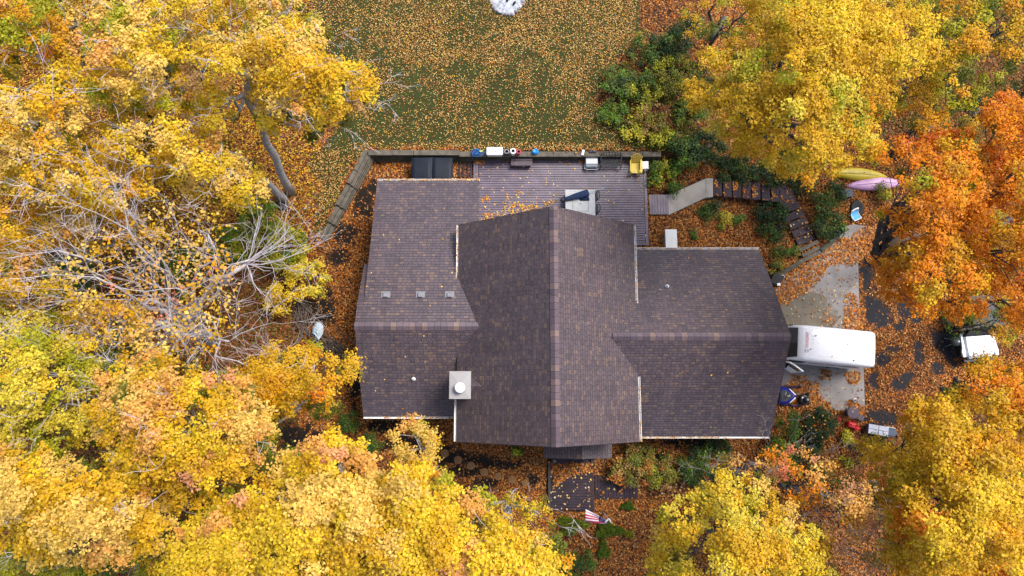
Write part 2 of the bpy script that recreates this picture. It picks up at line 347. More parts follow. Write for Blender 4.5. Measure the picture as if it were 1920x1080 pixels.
# ------------------------------------------------------------------ ground
def axis(a, b, step, far):
    core = list(np.arange(a, b + 1e-6, step)); out = []
    d = step; x = core[-1]
    while x < far: d *= 1.45; x += d; out.append(x)
    lo = []; d = step; x = a
    while x > -far: d *= 1.45; x -= d; lo.append(x)
    return np.array(lo[::-1] + core + out)
LAWN = [(560, -60), (1200, -60), (1195, 60), (1165, 110), (1125, 160), (1130, 210), (1180, 262), (1240, 284), (690, 282), (650, 330), (606, 436), (588, 430), (600, 360), (575, 300), (620, 250), (590, 120), (580, 20)]
ASPH = [(1613, 430), (1640, 420), (1720, 430), (1760, 560), (1780, 590), (1900, 600), (1925, 660), (1800, 680), (1760, 720), (1720, 800), (1690, 810), (1613, 785)]
BSC = .8
BARE = [(1693, 468, 42, 42), (1655, 450, 24, 18), (1624, 515, 15, 62), (1634, 572, 28, 48), (1650, 595, 26, 24), (1708, 578, 28, 34), (1690, 612, 18, 14), (1622, 655, 10, 30), (1655, 672, 18, 16), (1636, 715, 12, 22), (1690, 718, 18, 18),
        (1722, 666, 16, 28), (1640, 785, 40, 22), (1785, 640, 40, 45), (1742, 758, 14, 16), (1755, 690, 14, 12), (1640, 800, 20, 14), (1700, 705, 14, 10), (1668, 655, 18, 8)]
SOIL = [(682, 385, 18, 30), (650, 440, 24, 26), (634, 480, 18, 20), (700, 350, 10, 14), (668, 720, 12, 40), (655, 700, 14, 26), (800, 845, 50, 16), (850, 860, 40, 16), (905, 862, 40, 12), (760, 830, 40, 14), (940, 870, 30, 12), (870, 880, 40, 14), (615, 545, 12, 14), (720, 800, 30, 14),
        (600, 590, 30, 30), (1310, 830, 60, 14), (560, 820, 40, 24), (1220, 850, 30, 14), (1445, 520, 16, 14), (910, 905, 20, 10), (1000, 900, 15, 10)]
def ell(px, py, L, soft=0.35, seed=5):
    q = (vnoise(px, py, 9, seed) - 0.5) * 0.9 + (vnoise(px, py, 27, seed + 1) - 0.5) * 0.5
    m = np.zeros(px.shape)
    for (a, b, rx, ry) in L:
        d = np.sqrt(((px - a) / rx) ** 2 + ((py - b) / ry) ** 2) + q
        m = np.maximum(m, 1 - sstep(d, 1 - soft, 1 + soft))
    return m
def masks(X, Y, Z):
    px, py = project(X, Y, Z)
    jx = px + (vnoise(px, py, 14, 1) - 0.5) * 26; jy = py + (vnoise(px, py, 14, 2) - 0.5) * 26
    lawn = pip(jx, jy, LAWN).astype(float); asph = pip(jx, jy, ASPH).astype(float)
    return px, py, lawn, asph, ell(px, py, [(a_, b_, c_ * BSC, d_ * BSC) for a_, b_, c_, d_ in BARE], .3), ell(px, py, SOIL, seed=8)
gx, gy = axis(-33, 33, 0.2, 260), axis(-13, 28, 0.2, 260)
GX, GY = np.meshgrid(gx, gy); GZ = terrain(GX, GY) + (vnoise(GX + 300, GY + 300, 1.7, 3) - 0.5) * 0.07 + np.where((np.abs(GX) > 34) | (GY > 29) | (GY < -14), (vnoise(GX + 900, GY + 900, 30, 4) - 0.5) * 3 * sstep(np.hypot(GX, GY), 32, 80), 0)
_, _, lawn, asph, bare, soilm = masks(GX.ravel(), GY.ravel(), GZ.ravel())
drive = sstep(GX.ravel(), 13.5, 14.8) * asph
GZ = GZ.ravel(); GZ = np.where(drive > 0.5, -1.32, GZ)
nx, ny = len(gx), len(gy)
me = bpy.data.meshes.new("ground"); me.vertices.add(nx * ny)
me.vertices.foreach_set("co", np.stack([GX.ravel(), GY.ravel(), GZ], 1).ravel())
ii, jj = np.meshgrid(np.arange(nx - 1), np.arange(ny - 1)); k = (jj * nx + ii).ravel()
q = np.stack([k, k + 1, k + nx + 1, k + nx], 1).astype(np.int32)
me.loops.add(q.size); me.loops.foreach_set("vertex_index", q.ravel()); me.polygons.add(len(q)); me.polygons.foreach_set("loop_start", np.arange(0, q.size, 4, dtype=np.int32))
at = me.attributes.new("zone", 'FLOAT_COLOR', 'POINT')
at.data.foreach_set("color", np.stack([lawn, asph, np.maximum(bare * asph, soilm), np.ones_like(lawn)], 1).astype(np.float32).ravel())
me.update(calc_edges=True); me.polygons.foreach_set("use_smooth", [True] * len(q))
ground = bpy.data.objects.new("ground", me); COL.objects.link(ground); kind(ground, "structure")
gm = bpy.data.materials.new("leaf strewn ground"); gm.use_nodes = True; nt = gm.node_tree; N = nt.nodes; Lk = nt.links
b = N["Principled BSDF"]; b.inputs["Roughness"].default_value = 0.9; b.inputs["Specular IOR Level"].default_value = 0.2
tc = N.new("ShaderNodeTexCoord"); za = N.new("ShaderNodeAttribute"); za.attribute_name = "zone"
sp = N.new("ShaderNodeSeparateColor"); Lk.new(za.outputs["Color"], sp.inputs[0])
def noise(scale, det=5):
    n = N.new("ShaderNodeTexNoise"); n.inputs["Scale"].default_value = scale; n.inputs["Detail"].default_value = det; Lk.new(tc.outputs["Object"], n.inputs["Vector"]); return n
def ramp(src, stops):
    r = N.new("ShaderNodeValToRGB"); e = r.color_ramp.elements
    e[0].position, e[0].color = stops[0][0], (*stops[0][1], 1); e[1].position, e[1].color = stops[-1][0], (*stops[-1][1], 1)
    for p, c in stops[1:-1]: x = e.new(p); x.color = (*c, 1)
    Lk.new(src, r.inputs[0]); return r
def mix(f, a, c):
    m = N.new("ShaderNodeMixRGB"); Lk.new(f, m.inputs[0]); Lk.new(a, m.inputs[1]); Lk.new(c, m.inputs[2]); return m.outputs[0]
vo = N.new("ShaderNodeTexVoronoi"); vo.inputs["Scale"].default_value = 9.5; Lk.new(tc.outputs["Object"], vo.inputs["Vector"])
vs = N.new("ShaderNodeSeparateColor"); Lk.new(vo.outputs["Color"], vs.inputs[0])
litter = ramp(vs.outputs[0], [(0, (0.022, 0.011, 0.007)), (0.4, (0.06, 0.023, 0.01)), (0.75, (0.15, 0.055, 0.014)), (1, (0.26, 0.11, 0.035))]).outputs[0]
grass = ramp(noise(5, 8).outputs["Fac"], [(0.3, (0.042, 0.032, 0.010)), (0.46, (0.038, 0.040, 0.009)), (0.68, (0.03, 0.055, 0.009))]).outputs[0]
gfine = ramp(noise(60, 3).outputs["Fac"], [(0.3, (0.45, 0.45, 0.45)), (0.7, (1.3, 1.3, 1.3))]).outputs[0]
mg = N.new("ShaderNodeMixRGB"); mg.blend_type = 'MULTIPLY'; mg.inputs[0].default_value = 1; Lk.new(grass, mg.inputs[1]); Lk.new(gfine, mg.inputs[2])
soilc = ramp(noise(9).outputs["Fac"], [(0.3, (0.006, 0.005, 0.004)), (0.7, (0.018, 0.013, 0.010))]).outputs[0]
asphc = ramp(noise(20).outputs["Fac"], [(0.3, (0.013, 0.013, 0.016)), (0.7, (0.026, 0.026, 0.03))]).outputs[0]
c1 = mix(sp.outputs[0], litter, mg.outputs[0])
bc = mix(sp.outputs[1], soilc, asphc)
Lk.new(mix(sp.outputs[2], c1, bc), b.inputs["Base Color"])
bp = N.new("ShaderNodeBump"); bp.inputs["Strength"].default_value = 0.7; bp.inputs["Distance"].default_value = 0.03
Lk.new(noise(26).outputs["Fac"], bp.inputs["Height"]); Lk.new(bp.outputs[0], b.inputs["Normal"]); me.materials.append(gm)

# concrete apron: slabs with joints, one sheet lying on the ground
DZ = -1.3
apron = [(1440, 560), (1465, 530), (1546, 474), (1566, 430), (1600, 420), (1625, 424), (1630, 440), (1608, 444), (1612, 600), (1620, 700), (1622, 768), (1566, 769), (1545, 752), (1500, 742), (1440, 740)]
mb = MB(); o = P(1500, 600, DZ)
cuts_x, cuts_y = [14.0, 17.0, 20.6], [-1.9, 0.9, 4.6, 7.4, 9.6]
poly = [P(x, y, DZ + 0.03) for x, y in apron]
mb.prism(list(reversed(poly)), 0.06, uvax=(Vector((0, 0, 0)), Vector((1, 0, 0)), Vector((0, 1, 0))))
cm = bpy.data.materials.new("driveway concrete"); cm.use_nodes = True; nt = cm.node_tree; N = nt.nodes; Lk = nt.links
b = N["Principled BSDF"]; b.inputs["Roughness"].default_value = 0.85; tc = N.new("ShaderNodeTexCoord")
base = ramp(noise(1.1, 8).outputs["Fac"], [(0.3, (0.16, 0.142, 0.134)), (0.7, (0.26, 0.24, 0.232))]).outputs[0]
damp = ramp(noise(1.6, 8).outputs["Fac"], [(0.3, (0.10, 0.084, 0.062)), (0.7, (0.145, 0.124, 0.096))]).outputs[0]
dmask = ramp(noise(0.45, 3).outputs["Fac"], [(0.515, (0, 0, 0)), (0.545, (1, 1, 1))]).outputs[0]
spots = ramp(noise(7, 2).outputs["Fac"], [(0.68, (1, 1, 1)), (0.74, (0.4, 0.36, 0.34))]).outputs[0]
mm = N.new("ShaderNodeMixRGB"); mm.blend_type = 'MULTIPLY'; mm.inputs[0].default_value = 1
# damp area: a patch in object space around the van's nose
sx = N.new("ShaderNodeSeparateXYZ"); Lk.new(tc.outputs["Object"], sx.inputs[0])
def math_(op, a, c):
    m = N.new("ShaderNodeMath"); m.operation = op
    for i, v in enumerate((a, c)):
        if isinstance(v, (int, float)): m.inputs[i].default_value = v
        else: Lk.new(v, m.inputs[i])
    return m.outputs[0]
dx = math_('DIVIDE', math_('SUBTRACT', sx.outputs[0], 16.0), 2.9); dy_ = math_('DIVIDE', math_('SUBTRACT', sx.outputs[1], 4.4), 1.75)
dd = math_('ADD', math_('ADD', math_('MULTIPLY', dx, dx), math_('MULTIPLY', dy_, dy_)), math_('MULTIPLY', math_('SUBTRACT', noise(1.3, 5).outputs["Fac"], 0.5), 1.6))
dm = ramp(dd, [(0.88, (1, 1, 1)), (0.98, (0, 0, 0))]).outputs[0]
Lk.new(mix(dm, base, damp), mm.inputs[1]); Lk.new(spots, mm.inputs[2]); Lk.new(mm.outputs[0], b.inputs["Base Color"])
kind(mb.build("driveway_slab", cm), "structure")
mb = MB()
for (a, c) in (((1566, 536), (1611, 536)), ((1440, 718), (1619, 718)), ((1556, 700), (1559, 768)), ((1549, 510), (1552, 612))):
    mb.bar(P(*a, DZ + 0.031), P(*c, DZ + 0.031), 0.03, 0.008)
kind(mb.build("driveway_joints", M["concretewet"]), "structure")

# ------------------------------------------------------------------ house
HO = Vector((1.7, 3.0, 0))
house = thing("house", "dark brown shingled house with three gabled roof wings and white gutters", "house", HO)
MX0, MX1, MXR, MY0, MY1, ME, MR = -2.66, 6.08, 1.87, -2.18, 8.4, 4.8, 8.25
RX1, RY0, RY1, RYR, RE, RR = 13.1, -2.06, 7.63, 2.72, 2.6, 6.0
LX0, LXN, LY0, LYR, LY1, LE, LR, LEN = -7.5, -7.17, -1.06, 3.24, 11.27, 3.0, 5.6, 3.0
X_, Y_ = Vector((1, 0, 0)), Vector((0, 1, 0))
def plane_roof(mb, pts, eave_dir):
    pts = [Vector(p) for p in pts]; n = (pts[1] - pts[0]).cross(pts[2] - pts[0]).normalized()
    if n.z < 0: pts.reverse(); n = -n
    u = eave_dir; v = n.cross(u).normalized()
    mb.prism(pts, 0.16, uvax=(Vector((0, 0, 0)), u, v))
def roof(name, planes, d, lbl=None):
    mb = MB(HO)
    for p in planes: plane_roof(mb, p, d)
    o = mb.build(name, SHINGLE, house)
    if lbl: o["label"] = lbl
    return o
r_main = roof("roof", [[(MXR, MY0, MR), (MXR, MY1, MR), (MX0, MY1, ME), (MX0, MY0, ME)], [(MXR, MY0, MR), (MX1, MY0, ME), (MX1, MY1, ME), (MXR, MY1, MR)]], Y_, "tall middle gable roof")
r_right = roof("roof", [[(4.3, RYR, RR), (RX1, RYR, RR), (RX1, RY1, RE), (4.3, RY1, RE)], [(4.3, RYR, RR), (4.3, RY0, RE), (RX1, RY0, RE), (RX1, RYR, RR)]], X_, "garage wing roof on the driveway side")
YB = 4.5; ZB = LR - (YB - LYR) * (LR - LEN) / (LY1 - LYR); sn = (LR - LEN) / (LY1 - LYR)
r_left = roof("roof", [[(-0.7, LYR, LR), (-0.7, LY0, LE), (LX0, LY0, LE), (LX0, LYR, LR)],
                      [(LX0, LYR, LR), (LX0, YB, ZB), (LXN, YB, ZB), (LXN, LY1, LEN), (-1.72, LY1, LEN), (-1.72, LYR, LR)][::-1]], X_, "lower wing roof with three square vents")
# strip of the older, steeper roof below the extension's edge
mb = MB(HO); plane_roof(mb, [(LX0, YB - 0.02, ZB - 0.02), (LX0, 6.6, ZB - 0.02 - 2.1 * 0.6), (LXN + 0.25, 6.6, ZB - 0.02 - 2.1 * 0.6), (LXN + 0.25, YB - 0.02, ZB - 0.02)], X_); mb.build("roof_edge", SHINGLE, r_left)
# ridge caps
def cap(parent, a, c, sl, w=0.2):
    mb = MB(HO); a, c = Vector(a), Vector(c); d = (c - a).normalized(); s = Vector((0, 0, 1)).cross(d).normalized(); L = (c - a).length
    up = Vector((0, 0, 0.035))
    for sgn, slope in ((1, sl[0]), (-1, sl[1])):
        e = s * sgn * w - Vector((0, 0, w * slope)); q = [a + up, c + up, c + e + up, a + e + up]; uv = [(0, 0.3), (L, 0.3), (L, 0.5), (0, 0.5)]
        if sgn < 0: pass
        lo = [x - Vector((0, 0, 0.03)) for x in q]
        f = [[0, 1, 2, 3], [7, 6, 5, 4], [2, 6, 7, 3]] if sgn < 0 else [[3, 2, 1, 0], [4, 5, 6, 7], [3, 7, 6, 2]]
        mb.add(q + lo, f, 0, [[uv[i % 4] for i in ff] for ff in f])
    mb.build("ridge_cap", CAPSH, parent)
cap(r_main, (MXR, MY0 - 0.01, MR), (MXR, MY1 + 0.01, MR), ((MR - ME) / (MXR - MX0), (MR - ME) / (MX1 - MXR)), 0.19)
cap(r_right, (4.75, RYR, RR), (RX1 + 0.01, RYR, RR), ((RR - RE) / (RY1 - RYR), (RR - RE) / (RYR - RY0)), 0.19)
cap(r_left, (LX0 - 0.01, LYR, LR), (-1.4, LYR, LR), (sn, (LR - LE) / (LYR - LY0)), 0.19)
# walls (gabled boxes) under the roofs
def gable_wall(pts, axis_, a0, a1, base):
    """pts: profile (t, z) left eave, ridge, right eave; axis_ 'Y' runs along Y"""
    mb = MB(HO); prof = [(pts[0][0], base)] + list(pts) + [(pts[-1][0], base)]
    g = (lambda t, z, a: (t, a, z)) if axis_ == 'Y' else (lambda t, z, a: (a, t, z))
    n = len(prof); vs = [g(t, z, a) for a in (a0, a1) for t, z in prof]
    mb.add(vs, [list(range(n)), list(range(2 * n - 1, n - 1, -1))] + [[i, n + i, n + (i + 1) % n, (i + 1) % n] for i in range(n)])
    return mb.build("wall", M["siding"], house)
d_ = 0.22
w_main = gable_wall([(MX0 + 0.45, ME + 0.05), (MXR, MR - 0.3), (MX1 - 0.45, ME + 0.05)], 'Y', MY0 + 0.35, MY1 - 0.35, -0.6)
w_right = gable_wall([(RY0 + 0.4, RE + 0.0), (RYR, RR - 0.3), (RY1 - 0.4, RE + 0.0)], 'X', 4.6, RX1 - 0.35, -1.5)
w_left = gable_wall([(LY0 + 0.4, LE - 0.05), (LYR, LR - 0.32), (LY1 - 0.45, LEN - 0.12)], 'X', LXN + 0.3, -1.95, -0.6)
mb = MB(HO)
for y in (0.2, 4.9): mb.box((RX1 - 0.33, y, -0.1), (0.06, 3.2, 2.3))
for y in (0.2, 4.9):
    for z in (-0.7, -0.1, 0.5): mb.box((RX1 - 0.29, y, z), (0.02, 2.9, 0.45))
mb.build("garage_door", M["plastic"], house)
def window(x, y, z, w, h, ax, parent):
    mb = MB(HO); d = (0.06, w, h) if ax == 'X' else (w, 0.06, h); mb.box((x, y, z), d); f = mb.build("window", M["plastic"], parent)
    mb = MB(HO); d = (0.1, w - 0.16, h - 0.16) if ax == 'X' else (w - 0.16, 0.1, h - 0.16); mb.box((x, y, z), d); mb.build("pane", M["glass"], f)
for (x, z) in ((-0.6, 1.4), (4.4, 1.4), (0.4, 4.9), (3.3, 4.9)): window(x, MY1 - 0.34, z, 1.2, 1.3, 'Y', w_main)
for (x, z) in ((-1.1, 1.2), (0.3, 4.9), (3.4, 4.9)): window(x, MY0 + 0.34, z, 1.2, 1.3, 'Y', w_main)
for y in (1.0, 5.0): window(LXN + 0.29, y, 1.4, 1.1, 1.2, 'X', w_left)
for x in (8.0, 11.0): window(x, RY0 + 0.39, 0.7, 1.2, 1.2, 'Y', w_right)
mb = MB(HO); mb.box((2.6, MY0 + 0.33, 0.75), (0.95, 0.08, 2.1)); mb.build("front_door", M["trimdark"], house)
# gutters: U channels hung at the eaves
def gutter(a, c, parent, out):
    mb = MB(HO); a, c = Vector(a), Vector(c); o = Vector(out)
    mb.bar(a + o * 0.05 - Vector((0, 0, 0.12)), c + o * 0.05 - Vector((0, 0, 0.12)), 0.09, 0.015)
    mb.bar(a + o * 0.095 - Vector((0, 0, 0.07)), c + o * 0.095 - Vector((0, 0, 0.07)), 0.018, 0.12)
    mb.bar(a + o * 0.008 - Vector((0, 0, 0.09)), c + o * 0.008 - Vector((0, 0, 0.09)), 0.015, 0.09)
    mb.build("gutter", M["gutter"], parent)
gutter((MX0, 5.65, ME), (MX0, MY1, ME), r_main, (-1, 0, 0)); gutter((MX0, MY0, ME), (MX0, 0.15, ME), r_main, (-1, 0, 0))
gutter((MX1, 4.4, ME), (MX1, MY1, ME), r_main, (1, 0, 0)); gutter((MX1, MY0, ME), (MX1, 0.9, ME), r_main, (1, 0, 0))
gutter((MX1 + 0.3, RY0, RE), (RX1, RY0, RE), r_right, (0, -1, 0)); gutter((5.9, RY1, RE), (RX1, RY1, RE), r_right, (0, 1, 0))
gutter((LX0, LY0, LE), (MX0 - 0.05, LY0, LE), r_left, (0, -1, 0)); gutter((LXN, LY1, LEN), (-1.72, LY1, LEN), r_left, (0, 1, 0))
# rake boards on the gable ends
for y, s in ((MY0, -1), (MY1, 1)):
    for x in (MX0, MX1): mb = MB(HO); mb.bar((MXR, y + s * 0.012, MR - 0.14), (x, y + s * 0.012, ME - 0.14), 0.02, 0.2); mb.build("rake_board", M["trimdark"], r_main)
for y, z in ((RY0, RE), (RY1, RE)): mb = MB(HO); mb.bar((RX1 + 0.012, RYR, RR - 0.14), (RX1 + 0.012, y, z - 0.14), 0.02, 0.2); mb.build("rake_board", M["trimdark"], r_right)
# porch roof under the front gable
c0 = 2.55; PX0, PX1, PXR, PY = c0 - 0.98, c0 + 2.65, 3.85, -3.15
pe, pr = 2.35, 3.0
PX0, PX1 = P(1020, 850, pe).x, P(1147, 850, pe).x; PXR = P(1092, 850, pr).x; PY = P(1090, 859, pe).y
r_porch = roof("roof", [[(PXR, PY, pr), (PXR, MY0 + 0.4, pr), (PX0, MY0 + 0.4, pe), (PX0, PY, pe)], [(PXR, PY, pr), (PX1, PY, pe), (PX1, MY0 + 0.4, pe), (PXR, MY0 + 0.4, pr)]], Y_, "small dark porch roof under the front gable")
for px in (1037, 1106):
    p = P(px, 864, 1.0); mb = MB(HO); mb.box((p.x, p.y + 0.1, 0.95), (0.16, 0.16, 2.8)); mb.build("porch_post", M["trimdark"], house)
# roof vents and pipes
def roof_z_left(y): return LR - (y - LYR) * sn
for px in (723, 788, 843):
    p = P(px, 553, 5.15); z = roof_z_left(p.y)
    mb = MB(HO); tilt = Matrix.Rotation(-math.atan(sn), 3, 'X')
    mb.box((p.x, p.y + 0.03, z + 0.012), (0.44, 0.34, 0.02), mtx=tilt); mb.box((p.x, p.y, z + 0.07), (0.25, 0.26, 0.12), mtx=tilt, bev=0.03); mb.build("roof_vent", M["vent"], r_left)
for (px, py, par, z) in ((776, 710, r_left, 3.9), (1250, 538, r_right, 3.9)):
    p = P(px, py, z + 0.15)
    zr = LE + (p.y - LY0) * (LR - LE) / (LYR - LY0) if par is r_left else RE + (RY1 - p.y) * (RR - RE) / (RY1 - RYR)
    mb = MB(HO); mb.lathe((p.x, p.y, zr), [(0.11, -0.02), (0.06, 0.08), (0.045, 0.12), (0.045, 0.28), (0.028, 0.28), (0.028, 0.2)], 12); mb.build("vent_pipe", M["plastic"], par)
# chimney with sheet metal cap and round flue
CZ = 6.2
a, c = P(842, 748, CZ), P(883, 696, CZ); cx, cy, cw, ch = (a.x + c.x) / 2, (a.y + c.y) / 2, c.x - a.x, c.y - a.y
mb = MB(HO); mb.box((cx, cy, (CZ + 0.5) / 2), (cw - 0.12, ch - 0.12, CZ - 0.55)); chim = mb.build("chimney", M["siding"], house)
mb = MB(HO); mb.box((cx, cy, CZ - 0.1), (cw, ch, 0.2), bev=0.015); mb.add([(cx - cw / 2, cy - ch / 2, CZ), (cx + cw / 2, cy - ch / 2, CZ), (cx + cw / 2, cy + ch / 2, CZ), (cx - cw / 2, cy + ch / 2, CZ), (cx, cy, CZ + 0.05)], [[0, 1, 4], [1, 2, 4], [2, 3, 4], [3, 0, 4]])
mb.build("chimney_cap", M["chimney"], chim)
p = P(862, 727, CZ + 0.35); mb = MB(HO); mb.lathe((p.x, p.y, CZ), [(0.17, 0), (0.17, 0.25), (0.24, 0.25), (0.24, 0.33), (0.2, 0.37), (0.02, 0.38)], 20); mb.build("flue_cap", M["flue"], chim, True)
ms = (MR - ME) / (MXR - MX0); zx = lambda x: ME + (x - MX0) * ms
mb = MB(HO); xr = cx + cw / 2 - 0.1; yr = cy - 0.05
mb.add([(xr, yr + 0.5, zx(xr) + 0.0), (xr, yr - 0.5, zx(xr) + 0.0), (xr, yr, zx(xr) + 0.45), (xr + 0.62, yr, zx(xr + 0.62) + 0.01)], [[0, 2, 3], [2, 1, 3], [0, 1, 2]], 0, [[(0, 0), (0.3, 0.6), (1, 0)], [(0.3, 0.6), (0.6, 0), (1, 0)], [(0, 0), (0.5, 0), (0.2, 0.5)]])
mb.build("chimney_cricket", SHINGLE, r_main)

# ------------------------------------------------------------------ decks, path, walls
def boards(mb, x0, x1, y0, y1, z, along='X', w=0.14, gap=0.012, th=0.035, seams=()):
    if along == 'X':
        n = int(round((y1 - y0) / w)); w = (y1 - y0) / n
        xs = [x0] + [s for s in seams if x0 < s < x1] + [x1]
        for i in range(n):
            jit = (i % 2) * 0.0
            for k in range(len(xs) - 1): mb.box(((xs[k] + xs[k + 1]) / 2, y0 + (i + 0.5) * w, z - th / 2 + random.uniform(-.002, .002)), (xs[k + 1] - xs[k] - 0.006, w - gap, th))
    else:
        n = int(round((x1 - x0) / w)); w = (x1 - x0) / n
        for i in range(n): mb.box((x0 + (i + 0.5) * w, (y0 + y1) / 2, z - th / 2 + random.uniform(-.002, .002)), (w - gap, y1 - y0, th))
a, c = P(888, 292, 0.05), P(1216, 460, 0.05)
DX0, DX1, DY0, DY1 = a.x, c.x, c.y, a.y
dk = thing("patio_deck", "large purple brown board deck behind the house with scattered leaves", "deck", ((DX0 + DX1) / 2, (DY0 + DY1) / 2, 0)); do = dk.location.copy()
mb = MB(do); boards(mb, DX0 + 0.32, DX1 - 0.16, DY0, DY1, 0.05, gap=0.03, seams=(P(1055, 350, 0).x,)); mb.build("boards", M["deck"], dk)
mb = MB(do)
for x in (DX0 + 0.07, DX0 + 0.22, DX1 - 0.07): mb = MB(do); mb.box((x, (DY0 + DY1) / 2, 0.03), (0.135, DY1 - DY0, 0.045)); mb.build("border_board", M["deck"], dk)
mb = MB(do); mb.box((DX1 + 0.012, (DY0 + DY1) / 2, -0.12), (0.02, DY1 - DY0, 0.24)); mb.build("skirt_board", M["deck"], dk)
mb = MB(do)
for i in range(8):
    mb.box((DX0 + 0.4 + i * (DX1 - DX0 - 0.8) / 7, (DY0 + DY1) / 2, -0.09), (0.05, DY1 - DY0 - 0.1, 0.18))
mb.build("joist", M["trimdark"], dk)
# little slatted steps between deck and hot tub
a = P(868, 318, 0.0); st = thing("side_step", "low dark slatted step half buried in leaves left of the deck", "step", (a.x, a.y, -0.12))
for i, px in enumerate((861, 869, 877, 883)):
    p = P(px, 318, 0.0); mb = MB(st.location); mb.box((p.x, p.y, -0.03), (0.11, 0.9, 0.06)); mb.build("slat", M["deckdk"], st)
mb = MB(st.location); mb.box((a.x, a.y + .3, -0.1), (0.62, 0.06, 0.08)); mb.box((a.x, a.y - .3, -0.1), (0.62, 0.06, 0.08)); mb.build("frame", M["trimdark"], st)

# retaining wall
wall = thing("retaining_wall", "long weathered timber retaining wall between lawn and deck, cap boards on top", "wall", (-3, WA.y, 0)); wo = wall.location.copy()
x = WB.x; mb = MB(wo); mbf = MB(wo); k = 0
Wt = 0.30
while x < WA.x - 0.05:
    L = min(random.uniform(1.2, 2.4) if x > -2.5 else 2.6, WA.x - x); step = 0.0 if x < -3.6 else 0.06
    mb.box((x + L / 2, WA.y - 0.04 - step * 1.2, WT - .06 - step + random.uniform(-.01, .01)), (L - 0.02, Wt, 0.12), rz=random.uniform(-.006, .006), bev=0.012); x += L
mb.build("cap_timber", M["timber"], wall)
for i in range(6): mbf.box(((WB.x + WA.x) / 2, WA.y - 0.04 - 0.012 * (i % 2) - .045 * (5 - i), -0.24 + i * 0.165), (WA.x - WB.x - 0.05, 0.22, 0.155))
mbf.build("wall_timber", M["timberdk"], wall)
# raking return going down beside the house
u = Vector((WC.x - WB.x, WC.y - WB.y, 0)); LW = u.length; u.normalize(); ang = math.atan2(u.y, u.x)
ret = thing("retaining_wall", "slanting stepped timber retaining wall running down beside the house", "wall", (WB.x, WB.y, 0)); ro = ret.location.copy()
mb = MB(ro); mbf = MB(ro)
segs = [(0.0, 0.26, .69), (0.26, 0.42, 0.66), (0.42, 0.68, 0.52), (0.68, 0.88, 0.36), (0.88, 1.06, 0.2)]
nrm_ = Vector((u.y, -u.x, 0)) * (-1 if (Vector((u.y, -u.x, 0)).x < 0) else 1)       # towards the house (east)
for (s0, s1, z) in segs:
    a, c = WB + u * s0 * LW, WB + u * s1 * LW; m_ = (a + c) / 2
    mb.box((m_.x - nrm_.x * .1, m_.y - nrm_.y * .1, z), ((s1 - s0) * LW - 0.03, 0.24, 0.12), rz=ang, bev=0.012)
    nn = int(z / 0.15)
    for i in range(nn):
        off = 0.2 + 0.09 * i; mbf.box((m_.x + nrm_.x * off * .55, m_.y + nrm_.y * off * .55, z - 0.13 - i * 0.15), ((s1 - s0) * LW, 0.24, 0.14), rz=ang)
mb.build("cap_timber", M["timber"], ret); mbf.build("wall_timber", M["timber"], ret)

# path: deck step, concrete slab, stairs
ps = thing("path_step", "short dark board landing joining the deck to the concrete path", "step", P(1235, 384, -0.1))
mb = MB(ps.location); a, c = P(1218, 402, -0.08), P(1253, 365, -0.08); boards(mb, a.x, c.x, a.y, c.y, -0.08, 'Y', w=0.15, gap=0.015); mb.build("boards", M["deck"], ps)
mb = MB(ps.location); mb.box(((a.x + c.x) / 2, (a.y + c.y) / 2, -0.17), (c.x - a.x, c.y - a.y - .1, 0.1)); mb.build("frame", M["trimdark"], ps)
mb = MB(); pts = [(1253, 366), (1325, 334), (1337, 334), (1337, 369), (1322, 371), (1254, 403)]
mb.prism([P(x, y, -0.12) for x, y in pts][::-1], 0.3); pp = mb.build("path", M["concrete"]); kind(pp, "structure")
mb = MB(); mb.bar(P(1324, 335, -0.118), P(1323, 370, -0.118), 0.03, 0.012); kind(mb.build("path_joint", M["concretewet"]), "structure")
stt = thing("garden_stairs", "dark wooden stairs with leafy treads stepping down through the planting", "stairs", P(1400, 365, -0.6)); so = stt.location.copy()
treads = [(1346, 351, -0.2), (1364, 353, -0.3), (1382, 354, -0.4), (1400, 356, -0.5), (1418, 358, -0.58), (1436, 360, -0.66), (1454, 362, -0.74)]
for (x, y, z) in treads:
    p = P(x, y, z); mb = MB(so)
    for q in (-0.16, 0, 0.16): mb.box((p.x + q, p.y, z - 0.02), (0.152, 1.05, 0.04), rz=-0.03)
    mb.box((p.x + 0.21, p.y, z - 0.1), (0.03, 1.0, 0.14)); mb.box((p.x, p.y, z - 0.1), (0.36, 1.0, 0.1)); mb.build("tread", M["deckdk"], stt)
land = [(1463, 345), (1487, 356), (1493, 380), (1470, 392), (1462, 385)]
mb = MB(so); mb.prism([P(x, y, -0.8) for x, y in land][::-1], 0.14); mb.build("landing", M["deckdk"], stt)
for i, (x, y, z) in enumerate([(1482, 389, -0.88), (1489, 404, -0.95), (1496, 419, -1.02), (1503, 434, -1.08), (1510, 448, -1.13)]):
    p = P(x, y, z); rz = math.radians(22); mb = MB(so)
    for q in (-0.14, 0, 0.14): mb.box((p.x + q * -math.sin(rz), p.y + q * math.cos(rz), z - 0.02), (1.1, 0.132, 0.04), rz=rz)
    mb.box((p.x, p.y, z - 0.1), (1.05, 0.38, 0.1), rz=rz); mb.build("tread", M["deckdk"], stt)
